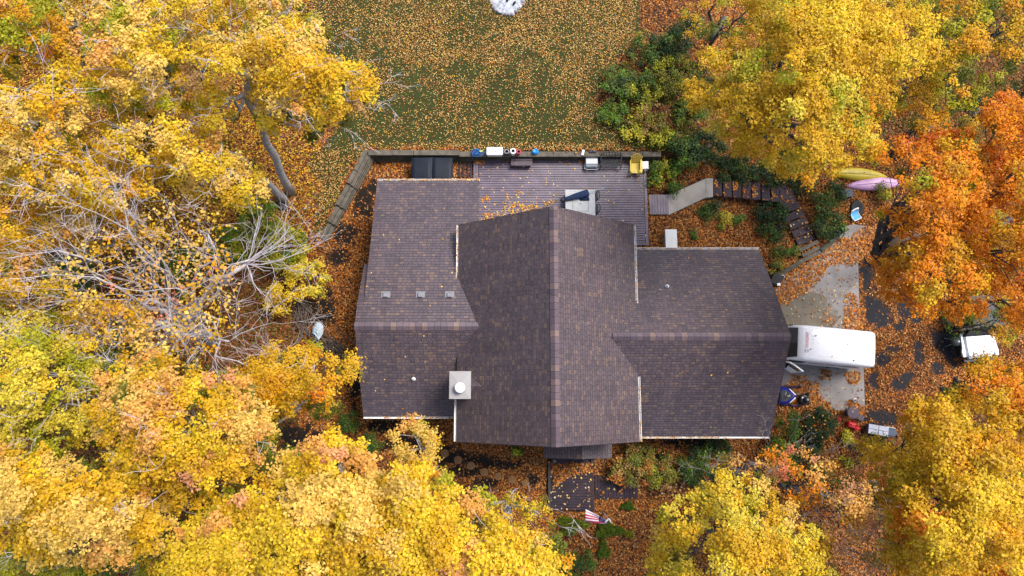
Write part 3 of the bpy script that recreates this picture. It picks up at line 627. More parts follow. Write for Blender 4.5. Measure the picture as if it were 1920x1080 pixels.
for (x0, y0, x1, y1, nm) in ((1499, 470, 1533, 453, 0), (1504, 480, 1536, 464, 1), (1494, 494, 1542, 470, 2)):
    a, c = P(x0, y0, -1.1 - nm * .04), P(x1, y1, -1.1 - nm * .04); t = thing("edging_stone", ("pale kerb stone at the foot of the garden stairs", "middle leafy kerb stone below the garden stairs", "long kerb stone nearest the leafy driveway edge")[nm], "kerb", (a + c) / 2)
    mb = MB((a + c) / 2); mb.bar(a, c, 0.2, 0.16); o_ = mb.build("stone_slab", M["timber"], t)
et = [(1450, 522, 1500, 492), (1538, 470, 1566, 448), (1566, 448, 1580, 425)]
for k_, (x0, y0, x1, y1) in enumerate(et):
    a, c = P(x0, y0, -1.15), P(x1, y1, -1.15); mb = MB((a + c) / 2); mb.bar(a, c, 0.26, 0.22); mb.box((a + c) / 2 + Vector((0, 0, .115)), ((c - a).length * .96, 0.2, 0.02), rz=math.atan2(c.y - a.y, c.x - a.x))
    tag(mb.build("edging_timber", M["timberdk"]), ("dark mossy edging timber beside the bin at the garage corner", "mossy edging timber right of the garden stairs foot", "short edging timber beside the shrub bed by the upper slab")[k_], "edging")

# front porch deck and walkway
a, c = P(1028, 957, -0.25), P(1113, 868, -0.25)
pd = thing("porch_deck", "dark slatted front porch deck below the gable, half covered in leaves", "deck", ((a.x + c.x) / 2, (a.y + c.y) / 2, -0.4)); po = pd.location.copy()
mb = MB(po); boards(mb, a.x + 0.15, c.x, a.y, c.y, -0.25, w=0.145, gap=0.024); mb.build("boards", M["deckdk"], pd)
mb = MB(po); mb.box((a.x + 0.07, (a.y + c.y) / 2, -0.24), (0.13, c.y - a.y, 0.05)); mb.box(((a.x + c.x) / 2, (a.y + c.y) / 2, -0.36), (c.x - a.x - .1, c.y - a.y - .1, 0.1)); mb.build("frame", M["trimdark"], pd)
for i in range(3):
    mb = MB(po); y = c.y + 0.12 + i * 0.28; mb.box(((a.x + c.x) / 2 + 0.1, y, -0.2 + i * 0.14), (c.x - a.x - 0.2, 0.27, 0.05)); mb.box(((a.x + c.x) / 2 + 0.1, y + .1, -0.27 + i * .14), (c.x - a.x - 0.25, 0.03, 0.1)); mb.build("porch_step", M["deckdk"], pd)
wk = thing("walkway", "dark boardwalk of cross boards running right from the porch deck", "walkway", P(1220, 912, -0.6)); wo2 = wk.location.copy()
secs = [(1116, 1195, 914, 43, -0.42), (1196, 1268, 908, 43, -0.55), (1269, 1345, 902, 44, -0.68), (1346, 1420, 894, 44, -0.8)]
for (x0, x1, yc, hh, z) in secs:
    a, c = P(x0, yc + hh / 2, z), P(x1, yc - hh / 2, z); mb = MB(wo2); boards(mb, a.x, c.x, a.y, c.y, z, 'Y', w=0.145, gap=0.02); mb.box(((a.x + c.x) / 2, (a.y + c.y) / 2, z - .1), (c.x - a.x, c.y - a.y - .1, .1)); mb.build("board_section", M["deckdk"], wk)
# stepping stones
for i, (x, y, r) in enumerate([(834, 850, 7.6), (859, 862, 7.6), (883, 873, 7.6), (908, 885, 7.6), (934, 893, 7), (960, 899, 7), (985, 905, 6.5)]):
    p = PG(x, y); mb = MB((p.x, p.y, p.z)); R_ = r / F * (H - p.z); mb.lathe((p.x, p.y, p.z - 0.05), [(R_ * .96, 0), (R_, 0.03), (R_, 0.1), (R_ * .95, 0.125), (0.01, 0.13)], 22)
    o_ = mb.build("stepping_stone", M["paver"]); tag(o_, ["round brown stepping stone farthest left in the row", "second round stepping stone from the left, one pale leaf on it", "third round stepping stone from the left on dark mulch", "fourth round stepping stone from the left among leaves", "fifth, half hidden stepping stone in the leaves", "sixth, leaf covered stepping stone near the porch", "last stepping stone of the row nearest the porch deck"][i], "stepping stone", "round stepping stones in a row")
# fire pit on the lawn
p = PG(951, -2); R_ = 1.0
fp = thing("fire_pit", "round ash filled fire pit with a ring of pale stones on the lawn", "fire pit", p)
mb = MB(); mb.lathe((0, 0, 0), [(R_, -0.05), (R_, 0.04), (R_ * .7, 0.07), (R_ * .3, 0.1), (0.01, 0.11)], 28); mb.build("ash_bed", M["ash"], fp)
for i in range(30):
    a_ = i / 30 * 6.283 + random.uniform(-.06, .06); rr = R_ * random.uniform(0.93, 1.06); s_ = random.uniform(0.07, 0.13); mb = MB()
    mb.lathe((rr * math.cos(a_), rr * math.sin(a_), 0), [(s_, -0.03), (s_ * 1.1, 0.03), (s_ * .75, 0.1), (s_ * .2, 0.13)], 7, sx=random.uniform(.8, 1.3)); mb.build("ring_stone", M["stone"], fp)
for i, (x, y, L, a_) in enumerate([(-0.1, 0.0, 0.42, 0.3), (0.06, 0.05, 0.4, 2.2), (0.42, -0.35, 0.22, 1.0), (0.02, -0.08, 0.3, 1.4)]):
    mb = MB(); d = Vector((math.cos(a_), math.sin(a_), 0.1)) * L / 2; mb.tube([Vector((x, y, .14)) - d, Vector((x, y, .16)), Vector((x, y, .14)) + d], [.06, .075, .05], 7); mb.build("charred_log", M["char"], fp)
# ------------------------------------------------------------------ things on and around the deck
# hot tub
a, c = P(770, 350, 0.85), P(849, 295, 0.85)
ht = thing("hot_tub", "hot tub under a dark blue black folding cover between eave and timber wall", "hot tub", ((a.x + c.x) / 2, (a.y + c.y) / 2, -0.1)); o = ht.location.copy(); w, h = c.x - a.x, c.y - a.y
mb = MB(o); mb.box((o.x, o.y, 0.32), (w - 0.12, h - 0.1, 0.84), bev=0.06); mb.build("cabinet", M["trimdark"], ht)
for s in (-1, 1):
    mb = MB(o); secs = []
    for t in np.linspace(0, 1, 6):
        x = o.x + s * (0.012 + t * (w / 2 - 0.012)); z = 0.87 - 0.055 * t ** 1.3
        secs.append([(x, o.y - h / 2, 0.74), (x, o.y + h / 2, 0.74), (x, o.y + h / 2, z - .03), (x, o.y + h / 2 - .04, z), (x, o.y, z + 0.01), (x, o.y - h / 2 + .04, z), (x, o.y - h / 2, z - .03)])
    if s < 0: secs.reverse()
    mb.loft(secs); mb.build("cover_half", M["hotcover"], ht, True)
mb = MB(o); mb.bar((o.x - .005, o.y - h / 2, 0.872), (o.x - .005, o.y + h / 2, 0.872), 0.04, 0.012); mb.build("hinge_strip", M["blackmetal"], ht)
# things along the wall top (cap top z ~1.09 / ~1.03)
WZ = WT
p = P(897, 287, WZ); mb = MB((p.x, p.y, WZ)); rr = random.Random(3)
for k in range(9):
    cx_, cy_ = rr.uniform(-.2, .2), rr.uniform(-.1, .1); R1 = rr.uniform(.08, .17)
    pts = [(p.x + cx_ + R1 * 1.6 * math.cos(t), p.y + cy_ + R1 * math.sin(t), WZ + .03 + .02 * k * .7 + .015 * math.sin(3 * t)) for t in np.linspace(0, 6.0, 16)]; mb.tube(pts, .022, 5)
mb.tube([(p.x - .2, p.y - .1, WZ + .05), (p.x - .32, p.y - .22, WZ), (p.x - .36, p.y - .27, WZ - .25)], .022, 5)
rope = thing("rope_coil", "tangled blue rope lying on the wall cap beside the white cooler", "rope", (p.x, p.y, WZ)); mb.build("coil", M["bluehose"], rope)
q = P(902, 284, WZ + .1); mb = MB(rope.location); mb.box((q.x, q.y, WZ + .14), (.2, .09, .05), rz=.2, bev=.02); mb.build("float", M["lime"], rope)
a, c = P(912, 290, 1.15), P(942.5, 275.5, 1.15)
co = thing("cooler", "white lidded cooler with a few leaves on top, on the wall", "cooler", ((a.x + c.x) / 2, (a.y + c.y) / 2, WZ)); o = co.location.copy(); w, h = c.x - a.x, c.y - a.y
mb = MB(o); mb.box((o.x, o.y, WZ + .17), (w - .07, h - .05, .32), bev=.04); mb.build("body", M["plastic"], co); mb = MB(o); mb.box((o.x, o.y, WZ + .37), (w, h, .07), bev=.05); mb.build("lid", M["plastic"], co)
mb = MB(o)
for s in (-1, 1): mb.box((o.x + s * (w / 2 - .01), o.y, WZ + .24), (.05, .16, .04))
mb.build("handle", M["vent"], co)
def bucket(px, py, r, h, name, lbl, body, lid, base):
    p = P(px, py, base + h); t = thing(name, lbl, "bucket", (p.x, p.y, base)); mb = MB(t.location); mb.lathe((p.x, p.y, base), [(r * .8, 0), (r * .97, h * .92), (r * 1.04, h * .93), (r * 1.04, h), (r * .93, h)], 18); mb.build("body", body, t)
    mb = MB(t.location); mb.lathe((p.x, p.y, base + h - .03), [(r * .93, 0), (r * .93, .035), (r * .8, .045), (r * .6, .03), (.01, .03)], 18); mb.build("lid", lid, t, True)
    mb = MB(t.location); mb.tube([(p.x + r * 1.05 * math.cos(t_), p.y + r * .9 * math.sin(t_) * .3 - r * .7 * math.sin(t_), base + h + .01 + 0.02 * math.sin(t_)) for t_ in np.linspace(0, math.pi, 9)], .006, 4); mb.build("handle", M["vent"], t)
    return t
bucket(950, 284, .15, .36, "bucket", "black bucket with grey lid on the wall, left of the white bucket", M["black"], M["vent"], WZ)
bucket(962, 283, .16, .42, "bucket", "white bucket on the wall between the black and crimson ones", M["plastic"], M["plastic"], WZ)
bucket(972.5, 284.5, .13, .3, "bucket", "small crimson bucket at the right end of the wall top row", M["magenta"], M["magenta"], WZ)
p = P(1004, 283, .9); t = thing("bowl", "upturned bright blue plastic tub alone on the wall", "tub", (p.x, p.y, WZ)); mb = MB(t.location)
mb.lathe((p.x, p.y, WZ), [(.2, 0), (.2, .02), (.18, .03), (.155, .19), (.14, .2), (.13, .185), (.01, .18)], 20, sx=1.0, sy=.85); mb.build("tub_body", M["blue"], t, True)
p = P(1093, 286, WZ); mb = MB((p.x, p.y, WZ)); mb.box((p.x, p.y, WZ + .018), (.13, .33, .03), rz=-.25, bev=.01); tag(mb.build("paper_sheet", M["plastic"]), "small white board lying on the wall above the grey cooler", "board")
p = P(1110, 284, WZ); t = thing("work_gloves", "dark crumpled gloves lying on the wall cap", "gloves", (p.x, p.y, WZ))
for k, (dx, rz) in enumerate(((-.09, .4), (.12, -.3))):
    mb = MB(t.location); mb.box((p.x + dx, p.y, WZ + .03), (.15, .11, .05), rz=rz, bev=.02)
    for f_ in range(4): mb.tube([(p.x + dx + .06, p.y - .04 + f_ * .027, WZ + .03), (p.x + dx + .15, p.y - .06 + f_ * .04, WZ + .02)], .013, 5)
    mb.build("glove", M["purple"], t)
# bench of two planks
a, c = P(958, 311, .42), P(998, 293, .42); t = thing("bench", "low dark two-plank wooden bench on the deck against the wall", "bench", ((a.x + c.x) / 2, (a.y + c.y) / 2, .05)); o = t.location.copy(); w, h = c.x - a.x, c.y - a.y
for k in (-1, 1): mb = MB(o); mb.box((o.x, o.y + k * h * .26, .43), (w, h * .46, .05), bev=.008); mb.build("plank", M["wooddk"], t)
for sx in (-1, 1): mb = MB(o); mb.box((o.x + sx * (w / 2 - .12), o.y, .225), (.06, h - .08, .35)); mb.build("leg", M["wooddk"], t)
# grey cooler
a, c = P(1098, 312, .5), P(1121, 294, .5); t = thing("cooler", "grey wheeled cooler with pale lid on the deck beside the metal bench", "cooler", ((a.x + c.x) / 2, (a.y + c.y) / 2, .05)); o = t.location.copy(); w, h = c.x - a.x, c.y - a.y
mb = MB(o); mb.box((o.x, o.y - .03, .26), (w, h, .4), bev=.05); mb.build("body", M["greybody"], t); mb = MB(o); mb.box((o.x + .0, o.y + .07, .49), (w * .95, h * .78, .07), bev=.03); mb.build("lid", M["greylid"], t)
mb = MB(o); mb.tube([(o.x - w / 2 - .02, o.y - .05, .3), (o.x - w / 2 - .04, o.y - h / 2 - .08, .32), (o.x - w / 2 + .08, o.y - h / 2 - .12, .32), (o.x + w / 2 - .08, o.y - h / 2 - .12, .32), (o.x + w / 2, o.y - h / 2 - .06, .32)], .018, 6); mb.build("handle", M["greylid"], t)
for sx in (-1, 1): mb = MB(o); mb.tube([(o.x + sx * w * .42 - .03, o.y + h * .4, .12), (o.x + sx * w * .42 + .03, o.y + h * .4, .12)], .07, 12); mb.build("wheel", M["rubber"], t)
# black metal bench
a, c = P(1127, 311, .45), P(1163, 297, .45); t = thing("garden_bench", "black openwork metal bench with curved back facing the house", "bench", ((a.x + c.x) / 2, (a.y + c.y) / 2, .05)); o = t.location.copy(); w, h = c.x - a.x, c.y - a.y
mb = MB(o)
for k in range(13):
    x = o.x - w / 2 + k * w / 12
    mb.bar((x - .035, o.y - h / 2, .45), (x + .035, o.y + h / 2, .45), .028, .015); mb.bar((x + .035, o.y - h / 2, .452), (x - .035, o.y + h / 2, .452), .028, .015)
for y in (-1, 0, 1): mb.bar((o.x - w / 2, o.y + y * h / 2, .455), (o.x + w / 2, o.y + y * h / 2, .455), .035, .025)
mb.build("seat", M["blackmetal"], t)
mb = MB(o); yb = o.y + h / 2 + .14
top = [(o.x - w / 2 + s_ * w, yb + .04, .82 + .12 * math.sin(math.pi * s_)) for s_ in np.linspace(0, 1, 11)]
mb.tube(top, .03, 6); mb.tube([(o.x - w / 2, o.y + h / 2, .5), (o.x - w / 2, yb, .84)], .025, 6); mb.tube([(o.x + w / 2, o.y + h / 2, .5), (o.x + w / 2, yb, .84)], .025, 6)
for k in range(1, 14):
    s_ = k / 14; mb.bar((o.x - w / 2 + s_ * w, o.y + h / 2 + .04, .52), (o.x - w / 2 + (s_ + (.04 if k % 2 else -.04)) * w, yb + .04, .82 + .12 * math.sin(math.pi * s_)), .02, .012)
mb.build("backrest", M["blackmetal"], t)
for sx in (-1, 1):
    mb = MB(o); x = o.x + sx * (w / 2 + .03); mb.tube([(x, o.y + h / 2 + .08, .68), (x, o.y, .7), (x, o.y - h / 2 - .03, .66), (x, o.y - h / 2 - .05, .42)], .025, 6); mb.build("armrest", M["blackmetal"], t)
    for sy in (-1, 1): mb = MB(o); mb.tube([(x, o.y + sy * h / 2, .47), (x, o.y + sy * (h / 2 + .08), .06)], .025, 6); mb.build("leg", M["blackmetal"], t)
# adirondack chair
p = P(1191, 312.5, .3); t = thing("lounge_chair", "yellow slatted plastic garden chair with fan back in the deck corner", "chair", (p.x, p.y, .05), -.06)
for k in range(7): mb = MB(); y = -.38 + k * .095; mb.box((0, y, .34 - .02 * (k + 0) + .0), (.5, .085, .025), bev=.006); mb.build("seat_slat", M["yellow"], t)
for k in range(-3, 4):
    mb = MB(); L = .78 - .028 * k * k; a_ = Vector((k * .068, .26, .22)); b_ = Vector((k * .1, .26 + L * .36, .22 + L * .93)); mb.bar(a_, b_, .075, .02); mb.build("back_slat", M["yellow"], t)
mb = MB(); mb.bar((-.27, .44, .62), (.27, .44, .62), .03, .06); mb.bar((-.24, .3, .3), (.24, .3, .3), .03, .06); mb.build("back_brace", M["yellow"], t)
for s in (-1, 1):
    mb = MB(); mb.prism([(s * .27 - .04, -.42, .57), (s * .27 + s * .05 + .02, -.46, .57), (s * .36 + .02, -.3, .57), (s * .35, .2, .56), (s * .30, .36, .56), (s * .27 - .03, .3, .56)][::s], .03); mb.build("armrest", M["yellow"], t)
    mb = MB(); mb.bar((s * .28, -.4, .55), (s * .28, -.44, 0), .1, .03); mb.build("leg", M["yellow"], t); mb = MB(); mb.bar((s * .25, -.4, .3), (s * .25, .5, .02), .03, .1); mb.build("leg", M["yellow"], t)
# side table
p = P(1208.5, 309.5, .45); t = thing("side_table", "small white plastic side table right of the yellow chair", "table", (p.x, p.y, .05)); mb = MB(); mb.box((0, 0, .4), (.46, .46, .03), bev=.014); mb.build("table_top", M["plastic"], t)
for sx in (-1, 1):
    for sy in (-1, 1): mb = MB(); mb.bar((sx * .18, sy * .18, .39), (sx * .22, sy * .22, 0), .045, .045); mb.build("leg", M["plastic"], t)
# patio table
TZ = .76
a, c = P(1060.5, 412, TZ), P(1115.5, 355.5, TZ); t = thing("patio_table", "pale square topped patio table partly under the eave", "table", ((a.x + c.x) / 2, (a.y + c.y) / 2, .05)); o = t.location.copy(); w, h = c.x - a.x, c.y - a.y
mb = MB(o); mb.box((o.x, o.y, TZ - .02), (w, h, .035), bev=.01); mb.build("table_top", M["tabletop"], t)
mb = MB(o)
xa, xb, yb = P(1073.5, 380, TZ).x, P(1103, 380, TZ).x, P(1080, 396, TZ).y
for x in (xa, xb): mb.bar((x, yb, TZ - .0005), (x, o.y + h / 2 - .28, TZ - .0005), .035, .006)
mb.bar((xa, yb, TZ - .001), (xb, yb, TZ - .001), .035, .006); mb.build("inlay_strip", M["tablegrey"], t)
mb = MB(o); q = P(1088, 382, TZ); mb.lathe((q.x, q.y, TZ - .004), [(.03, 0), (.03, .006), (.01, .007)], 12); mb.build("umbrella_hole", M["black"], t)
for sx in (-1, 1):
    for sy in (-1, 1): mb = MB(o); mb.box((o.x + sx * (w / 2 - .1), o.y + sy * (h / 2 - .1), .39), (.06, .06, .7)); mb.build("leg", M["vent"], t)
# folded umbrella lying over the table
a, b_ = P(1058, 374, .86), P(1104, 361, .93); e = P(1136, 351, .98)
t = thing("folded_umbrella", "folded navy parasol lying across the patio table", "umbrella", (a + b_) / 2); o = t.location.copy(); d = (b_ - a); dn = d.normalized(); sd = Vector((0, 0, 1)).cross(dn)
secs = []
for s_, r in ((0, .05), (.06, .12), (.3, .15), (.6, .19), (.85, .21), (.97, .2), (1.0, .12)):
    cc = a + d * s_; fl = .5
    secs.append([tuple(cc + sd * (r * math.cos(k * .5236) * (1 + .14 * math.sin(k * 3.1))) + Vector((0, 0, max(-.08, r * fl * math.sin(k * .5236))))) for k in range(12)])
mb = MB(o); mb.loft(secs)
q1, q2, q3, q4 = a + d * .5, a + d * .97, a + d * .96 - sd * .42, a + d * .62 - sd * .3
z_ = lambda v, zz: Vector((v.x, v.y, zz))
mb.prism([z_(q1, .88), z_(q4, .79), z_(q3, .79), z_(q2, .9)], .02); mb.build("canopy", M["navy"], t, True)
mb = MB(o); mb.tube([b_ - dn * .1, e], .02, 7); mb.build("pole", M["steel"], t)
mb = MB(o); mb.lathe(tuple(a - dn * .1 - Vector((0, 0, .1))), [(.1, 0), (.12, .08), (.08, .16), (.01, .18)], 10); mb.build("finial", M["black"], t)
# two mesh chairs
for k, (px, py) in enumerate(((1118, 370), (1119, 394))):
    p = P(px, py, .45)
    if k == 0:
        ch = thing("patio_chair", "grey mesh patio chair pushed in at the table's far right corner", "chair", (p.x - .22, p.y, .05), 0, "mesh chairs at the patio table")
        mb = MB(); mb.box((0, 0, .43), (.46, .46, .03), bev=.012); mb.build("seat", M["mesh"], ch)
        mb = MB(); secs = [[(.24 + .05 * z - .012, y, .44 + z), (.24 + .05 * z + .012, y, .44 + z), ] for z in (0, 1) for y in (0,)]
        for y in np.linspace(-.2, .2, 6): pass
        mb.prism([(.235, -.22, .9), (.30, -.2, .92), (.31, 0, .93), (.30, .2, .92), (.235, .22, .9)], .42); mb.build("backrest", M["mesh"], ch)
        mb = MB(); mb.tube([(.2, -.25, .45), (.27, -.245, .88), (.33, -.15, .96), (.345, 0, .97), (.33, .15, .96), (.27, .245, .88), (.2, .25, .45)], .02, 6); mb.build("back_frame", M["black"], ch)
        for s in (-1, 1):
            mb = MB(); mb.tube([(.24, s * .25, .66), (-.15, s * .26, .66), (-.2, s * .25, .45)], .016, 5); mb.build("armrest", M["black"], ch)
            for x in (-.2, .2): mb = MB(); mb.tube([(x, s * .22, .44), (x * 1.15, s * .24, 0)], .016, 5); mb.build("leg", M["black"], ch)
    else: copy_thing(ch, (p.x - .22, p.y, .05), .03, "grey mesh patio chair at the table beside the roof edge", "mesh chairs at the patio table")
# white planked box by the garage wing
a, c = P(1249, 480, .35), P(1269, 430, .35); t = thing("storage_box", "narrow white plank topped box standing in orange leaves by the eave", "box", ((a.x + c.x) / 2, (a.y + c.y) / 2, -.15)); o = t.location.copy(); w, h = c.x - a.x, c.y - a.y
mb = MB(o); mb.box((o.x + .02, o.y, .08), (w - .05, h - .05, .46)); mb.build("box_body", M["siding"], t); mb = MB(o); mb.box((o.x, o.y, .33), (w, h, .04), bev=.01); mb.build("box_lid", M["plank"], t)

# ------------------------------------------------------------------ driveway things
GD = -1.27
# kayaks, hull up
def kayak(name, lbl, m_, p, L, rz, wd=.76):
    t = thing(name, lbl, "kayak", p, rz); secs = []
    for s_ in np.linspace(0, 1, 17):
        x = (s_ - .5) * L; f_ = max(math.sin(math.pi * min(max(s_, .012), .988)), 0) ** .72; hw = wd / 2 * f_; hh = .34 * (f_ ** .5); rise = .10 * (2 * s_ - 1) ** 2
        secs.append([(x, hw * math.cos(k * math.pi / 8) * (1 if 0 < k < 8 else 1), rise * 0 + .06 + hh * (math.sin(k * math.pi / 8) ** .8) * (1 - .25 * f_ * (1 if k == 4 else 0)) - rise) for k in range(9)] + [(x, -hw * .7, .02 - rise * .2), (x, hw * .7, .02 - rise * .2)])
    mb = MB(); mb.loft(secs); h_ = mb.build("hull", m_, t, True)
    mb = MB(); mb.bar((-L * .35, 0, .4), (L * .35, 0, .42), .05, .02); mb.build("keel_strip", m_, h_)
    for sx in (-1, 1): mb = MB(); mb.tube([(sx * L * .44, -.05, .3), (sx * L * .47, 0, .33), (sx * L * .44, .05, .3)], .012, 5); mb.build("grab_handle", M["black"], t)
    mb = MB(); mb.box((.25, .03, .415), (.16, .03, .02)); mb.build("scupper", M["black"], h_)
    return t
p1, p2 = PG(1582, 348), PG(1612, 328)
pk = PG(1640, 346); kayak("kayak", "pale pink kayak lying hull up beside the navy bin", M["kpink"], (pk.x, pk.y, pk.z), 3.5, .06, .8)
pk = PG(1606, 328); kayak("kayak", "mustard yellow kayak lying hull up, half under yellow leaves", M["kyellow"], (pk.x, pk.y, pk.z), 3.6, -.07, .8)
p = PG(1589, 362, .4); t = thing("plastic_bin", "navy blue plastic bin standing below the pink kayak's tip", "bin", (p.x, p.y, p.z - .4)); mb = MB(); mb.box((0, 0, .2), (.55, .42, .4), taper=1.08); mb.build("body", M["navybin"], t); mb = MB(); mb.box((0, 0, .43), (.66, .5, .06), bev=.02); mb.build("lid", M["navybin"], t)
p = PG(1607, 391, .08); mb = MB(p)
R_ = .42; mb.lathe((p.x, p.y, p.z - .06), [(R_ * .5, 0), (R_ * .85, .01), (R_, .08), (R_ * .86, .16), (R_ * .55, .13), (R_ * .2, .05), (.01, .05)], 22, sy=1.25); tag(mb.build("rubber_tub", M["rubber"], smooth=True), "black oval rubber feed tub lying on the leaves", "tub")
p = PG(1604, 403, .3); t = thing("sling_chair", "low white framed chair with light blue seat in front of the black tub", "chair", (p.x, p.y, p.z - .3), .45)
mb = MB(); secs = [[(-.2, y, z), (.2, y, z), (.2, y, z - .02), (-.2, y, z - .02)] for y, z in ((-.28, .3), (-.14, .24), (0, .24), (.14, .3), (.24, .46))]; mb.loft(secs); mb.build("seat", M["cyan"], t)
mb = MB()
for s in (-1, 1): mb.tube([(s * .23, -.3, .31), (s * .23, -.14, .25), (s * .23, 0, .25), (s * .23, .14, .31), (s * .23, .28, .55)], .025, 6)
mb.tube([(-.23, .28, .55), (0, .31, .57), (.23, .28, .55)], .04, 6); mb.tube([(-.23, -.3, .31), (.23, -.3, .31)], .025, 6); mb.build("frame", M["plastic"], t)
for s in (-1, 1):
    for y in (-.22, .12): mb = MB(); mb.tube([(s * .22, y, .27), (s * .24, y, 0)], .018, 5); mb.build("leg", M["plastic"], t)
# wheelie bin at the garage corner
p = P(1457, 524, -.35); t = thing("wheeled_cart", "black cart with pale handle and white tag at the garage corner", "cart", (p.x, p.y, GD), -.5)
mb = MB(); mb.box((0, 0, .5), (.5, .55, .8), taper=1.12, mi=0); mb.build("body", M["black"], t); mb = MB(); mb.box((0, 0, .92), (.58, .62, .05), bev=.02); mb.build("lid", M["rubber"], t)
mb = MB(); mb.tube([(.1, .3, .9), (.14, .38, .96), (.3, .36, .96), (.33, .28, .9)], .022, 6); mb.build("handle", M["greylid"], t); mb = MB(); mb.box((.2, -.22, .955), (.18, .14, .02), rz=.6); mb.build("tag_plate", M["plastic"], t)
for s in (-1, 1): mb = MB(); mb.tube([(s * .22 - .03, .28, .12), (s * .22 + .03, .28, .12)], .12, 12); mb.build("wheel", M["rubber"], t)

# ---- van: local x runs from the nose (0) to the tail, y across; nose points to the garage
a, c = P(1498, 641, 1.45), P(1644, 655.5, 1.45); vd = c - a; rz = math.atan2(vd.y, vd.x)
LV = 5.75; r0 = 1.5                                              # roof starts r0 behind the nose
vx = Vector((math.cos(rz), math.sin(rz), 0)); vo = a - vx * r0; vo.z = GD + .02
print("van roof length", vd.length, "width", (P(1560, 613, 1.45) - P(1560, 682, 1.45)).length)
LV = r0 + vd.length; Wv = 1.0
van = thing("van", "white high roof cargo van parked nose in with its driver door open", "van", vo, rz)
def sect(x, hw, h, sh=.86):
    zs = [(.42, .95), (.6, 1.0), (1.05, 1.0), (1.5, .985), (h * .8 if h > 1.8 else min(1.5, h), .965), (h - .14, sh + .05), (h - .04, sh - .02), (h, sh - .14), (h + .02, 0)]
    zs = [(min(z, h + .02), k) for z, k in zs]
    right = [(x, hw * k, z) for z, k in zs]; left = [(x, -hw * k, z) for z, k in zs[:-1]]
    return right + left[::-1]
mb = MB(); HV = 2.72
mb.loft([sect(0, .84, .9), sect(.06, .92, 1.02), sect(.5, Wv, 1.18), sect(.9, Wv, 1.3), sect(1.02, Wv, 1.42, .9), sect(1.38, Wv, 2.3, .9), sect(1.55, Wv, 2.6, .88), sect(1.9, Wv, HV - .02, .9), sect(2.6, Wv, HV, .9), sect(4.4, Wv, HV, .9), sect(LV - .2, Wv, HV - .02, .9), sect(LV - .05, Wv * .98, HV - .1, .88), sect(LV, Wv * .95, HV - .35, .88)])
body = mb.build("body", M["white"], van, True)
md = body.modifiers.new("edge", 'EDGE_SPLIT'); md.split_angle = math.radians(50)
# windscreen: dark glass just proud of the raked front
mb = MB(); mb.prism([(.93, .86, 1.36), (1.5, .78, 2.52), (1.5, -.78, 2.52), (.93, -.86, 1.36)][::-1], .03); g = mb.build("windscreen", M["glass"], van)
for v in g.data.vertices: v.co.z += .06; v.co.x -= .02
mb = MB(); mb.box((1.1, .35, 1.6), (.02, .5, .02), mtx=Matrix.Rotation(-.5, 3, 'Y')); mb.build("wiper", M["black"], g)
for s in (-1, 1):
    mb = MB(); mb.prism([(1.25, s * (Wv + .004), 2.2), (2.25, s * (Wv - .015), 2.2), (2.25, s * (Wv + .012), 1.42), (1.1, s * (Wv + .012), 1.42)], .01)
    q = [(1.3, s * (Wv - .02), 2.12), (2.2, s * (Wv - .02), 2.12), (2.2, s * (Wv + .008), 1.45), (1.12, s * (Wv + .008), 1.45)]
    mb = MB(); mb.add(q + [(x, y - s * .03, z) for x, y, z in q], [[0, 1, 2, 3], [7, 6, 5, 4], [0, 4, 5, 1], [1, 5, 6, 2], [2, 6, 7, 3], [3, 7, 4, 0]]); mb.build("side_window", M["glass"] if s > 0 else M["interior"], van)
    for x in (.95, LV - 1.25):
        mb = MB(); mb.tube([(x, s * (Wv - .2), .36), (x, s * (Wv + .01), .36)], .36, 20); wl = mb.build("wheel", M["rubber"], van); mb = MB(); mb.tube([(x, s * (Wv), .36), (x, s * (Wv + .02), .36)], .2, 14); mb.build("hub", M["vent"], wl)
    mb = MB(); mb.box((.08, s * .68, .85), (.12, .3, .2), bev=.04); mb.build("headlight", M["headlight"], van); mb = MB(); mb.box((LV - .02, s * .9, 1.2), (.06, .12, .6)); mb.build("tail_light", M["red"], van)
    if s > 0:
        mb = MB(); mb.tube([(1.15, s * Wv, 1.5), (1.0, s * (Wv + .22), 1.55)], .04, 6); mb.box((.98, s * (Wv + .26), 1.6), (.16, .26, .36), bev=.05, rz=.3); mb.build("mirror", M["black"], van)
# open driver door: hinge at the front on the side towards the viewer's bottom
hx, hy = 1.1, -Wv - .01; da = math.radians(-31)
def dpt(u, z, off=0.0): return (hx + u * math.cos(da) - off * math.sin(da) * -1, hy + u * math.sin(da) + off * math.cos(da), z)
mb = MB(); q = [(0, .5), (1.05, .5), (1.05, 1.42), (0, 1.42)]; mb.add([dpt(u, z) for u, z in q] + [dpt(u, z, .09) for u, z in q], [[0, 1, 2, 3], [7, 6, 5, 4], [0, 4, 5, 1], [1, 5, 6, 2], [2, 6, 7, 3], [3, 7, 4, 0]])
door = mb.build("front_door", M["white"], van)
mb = MB(); mb.add([dpt(u, z, .1) for u, z in [(.04, .54), (1.0, .54), (1.0, 1.4), (.04, 1.4)]] + [dpt(u, z, .15) for u, z in [(.1, .6), (.95, .6), (.95, 1.36), (.1, 1.36)]], [[4, 5, 6, 7], [0, 1, 5, 4], [1, 2, 6, 5], [2, 3, 7, 6], [3, 0, 4, 7]]); mb.build("door_panel", M["interior"], door)
mb = MB(); mb.tube([dpt(.02, 1.42, .04), dpt(.25, 2.16, .04), dpt(.5, 2.26, .04), dpt(1.02, 2.22, .04), dpt(1.05, 1.42, .04)], .05, 6); mb.build("window_frame", M["white"], door)
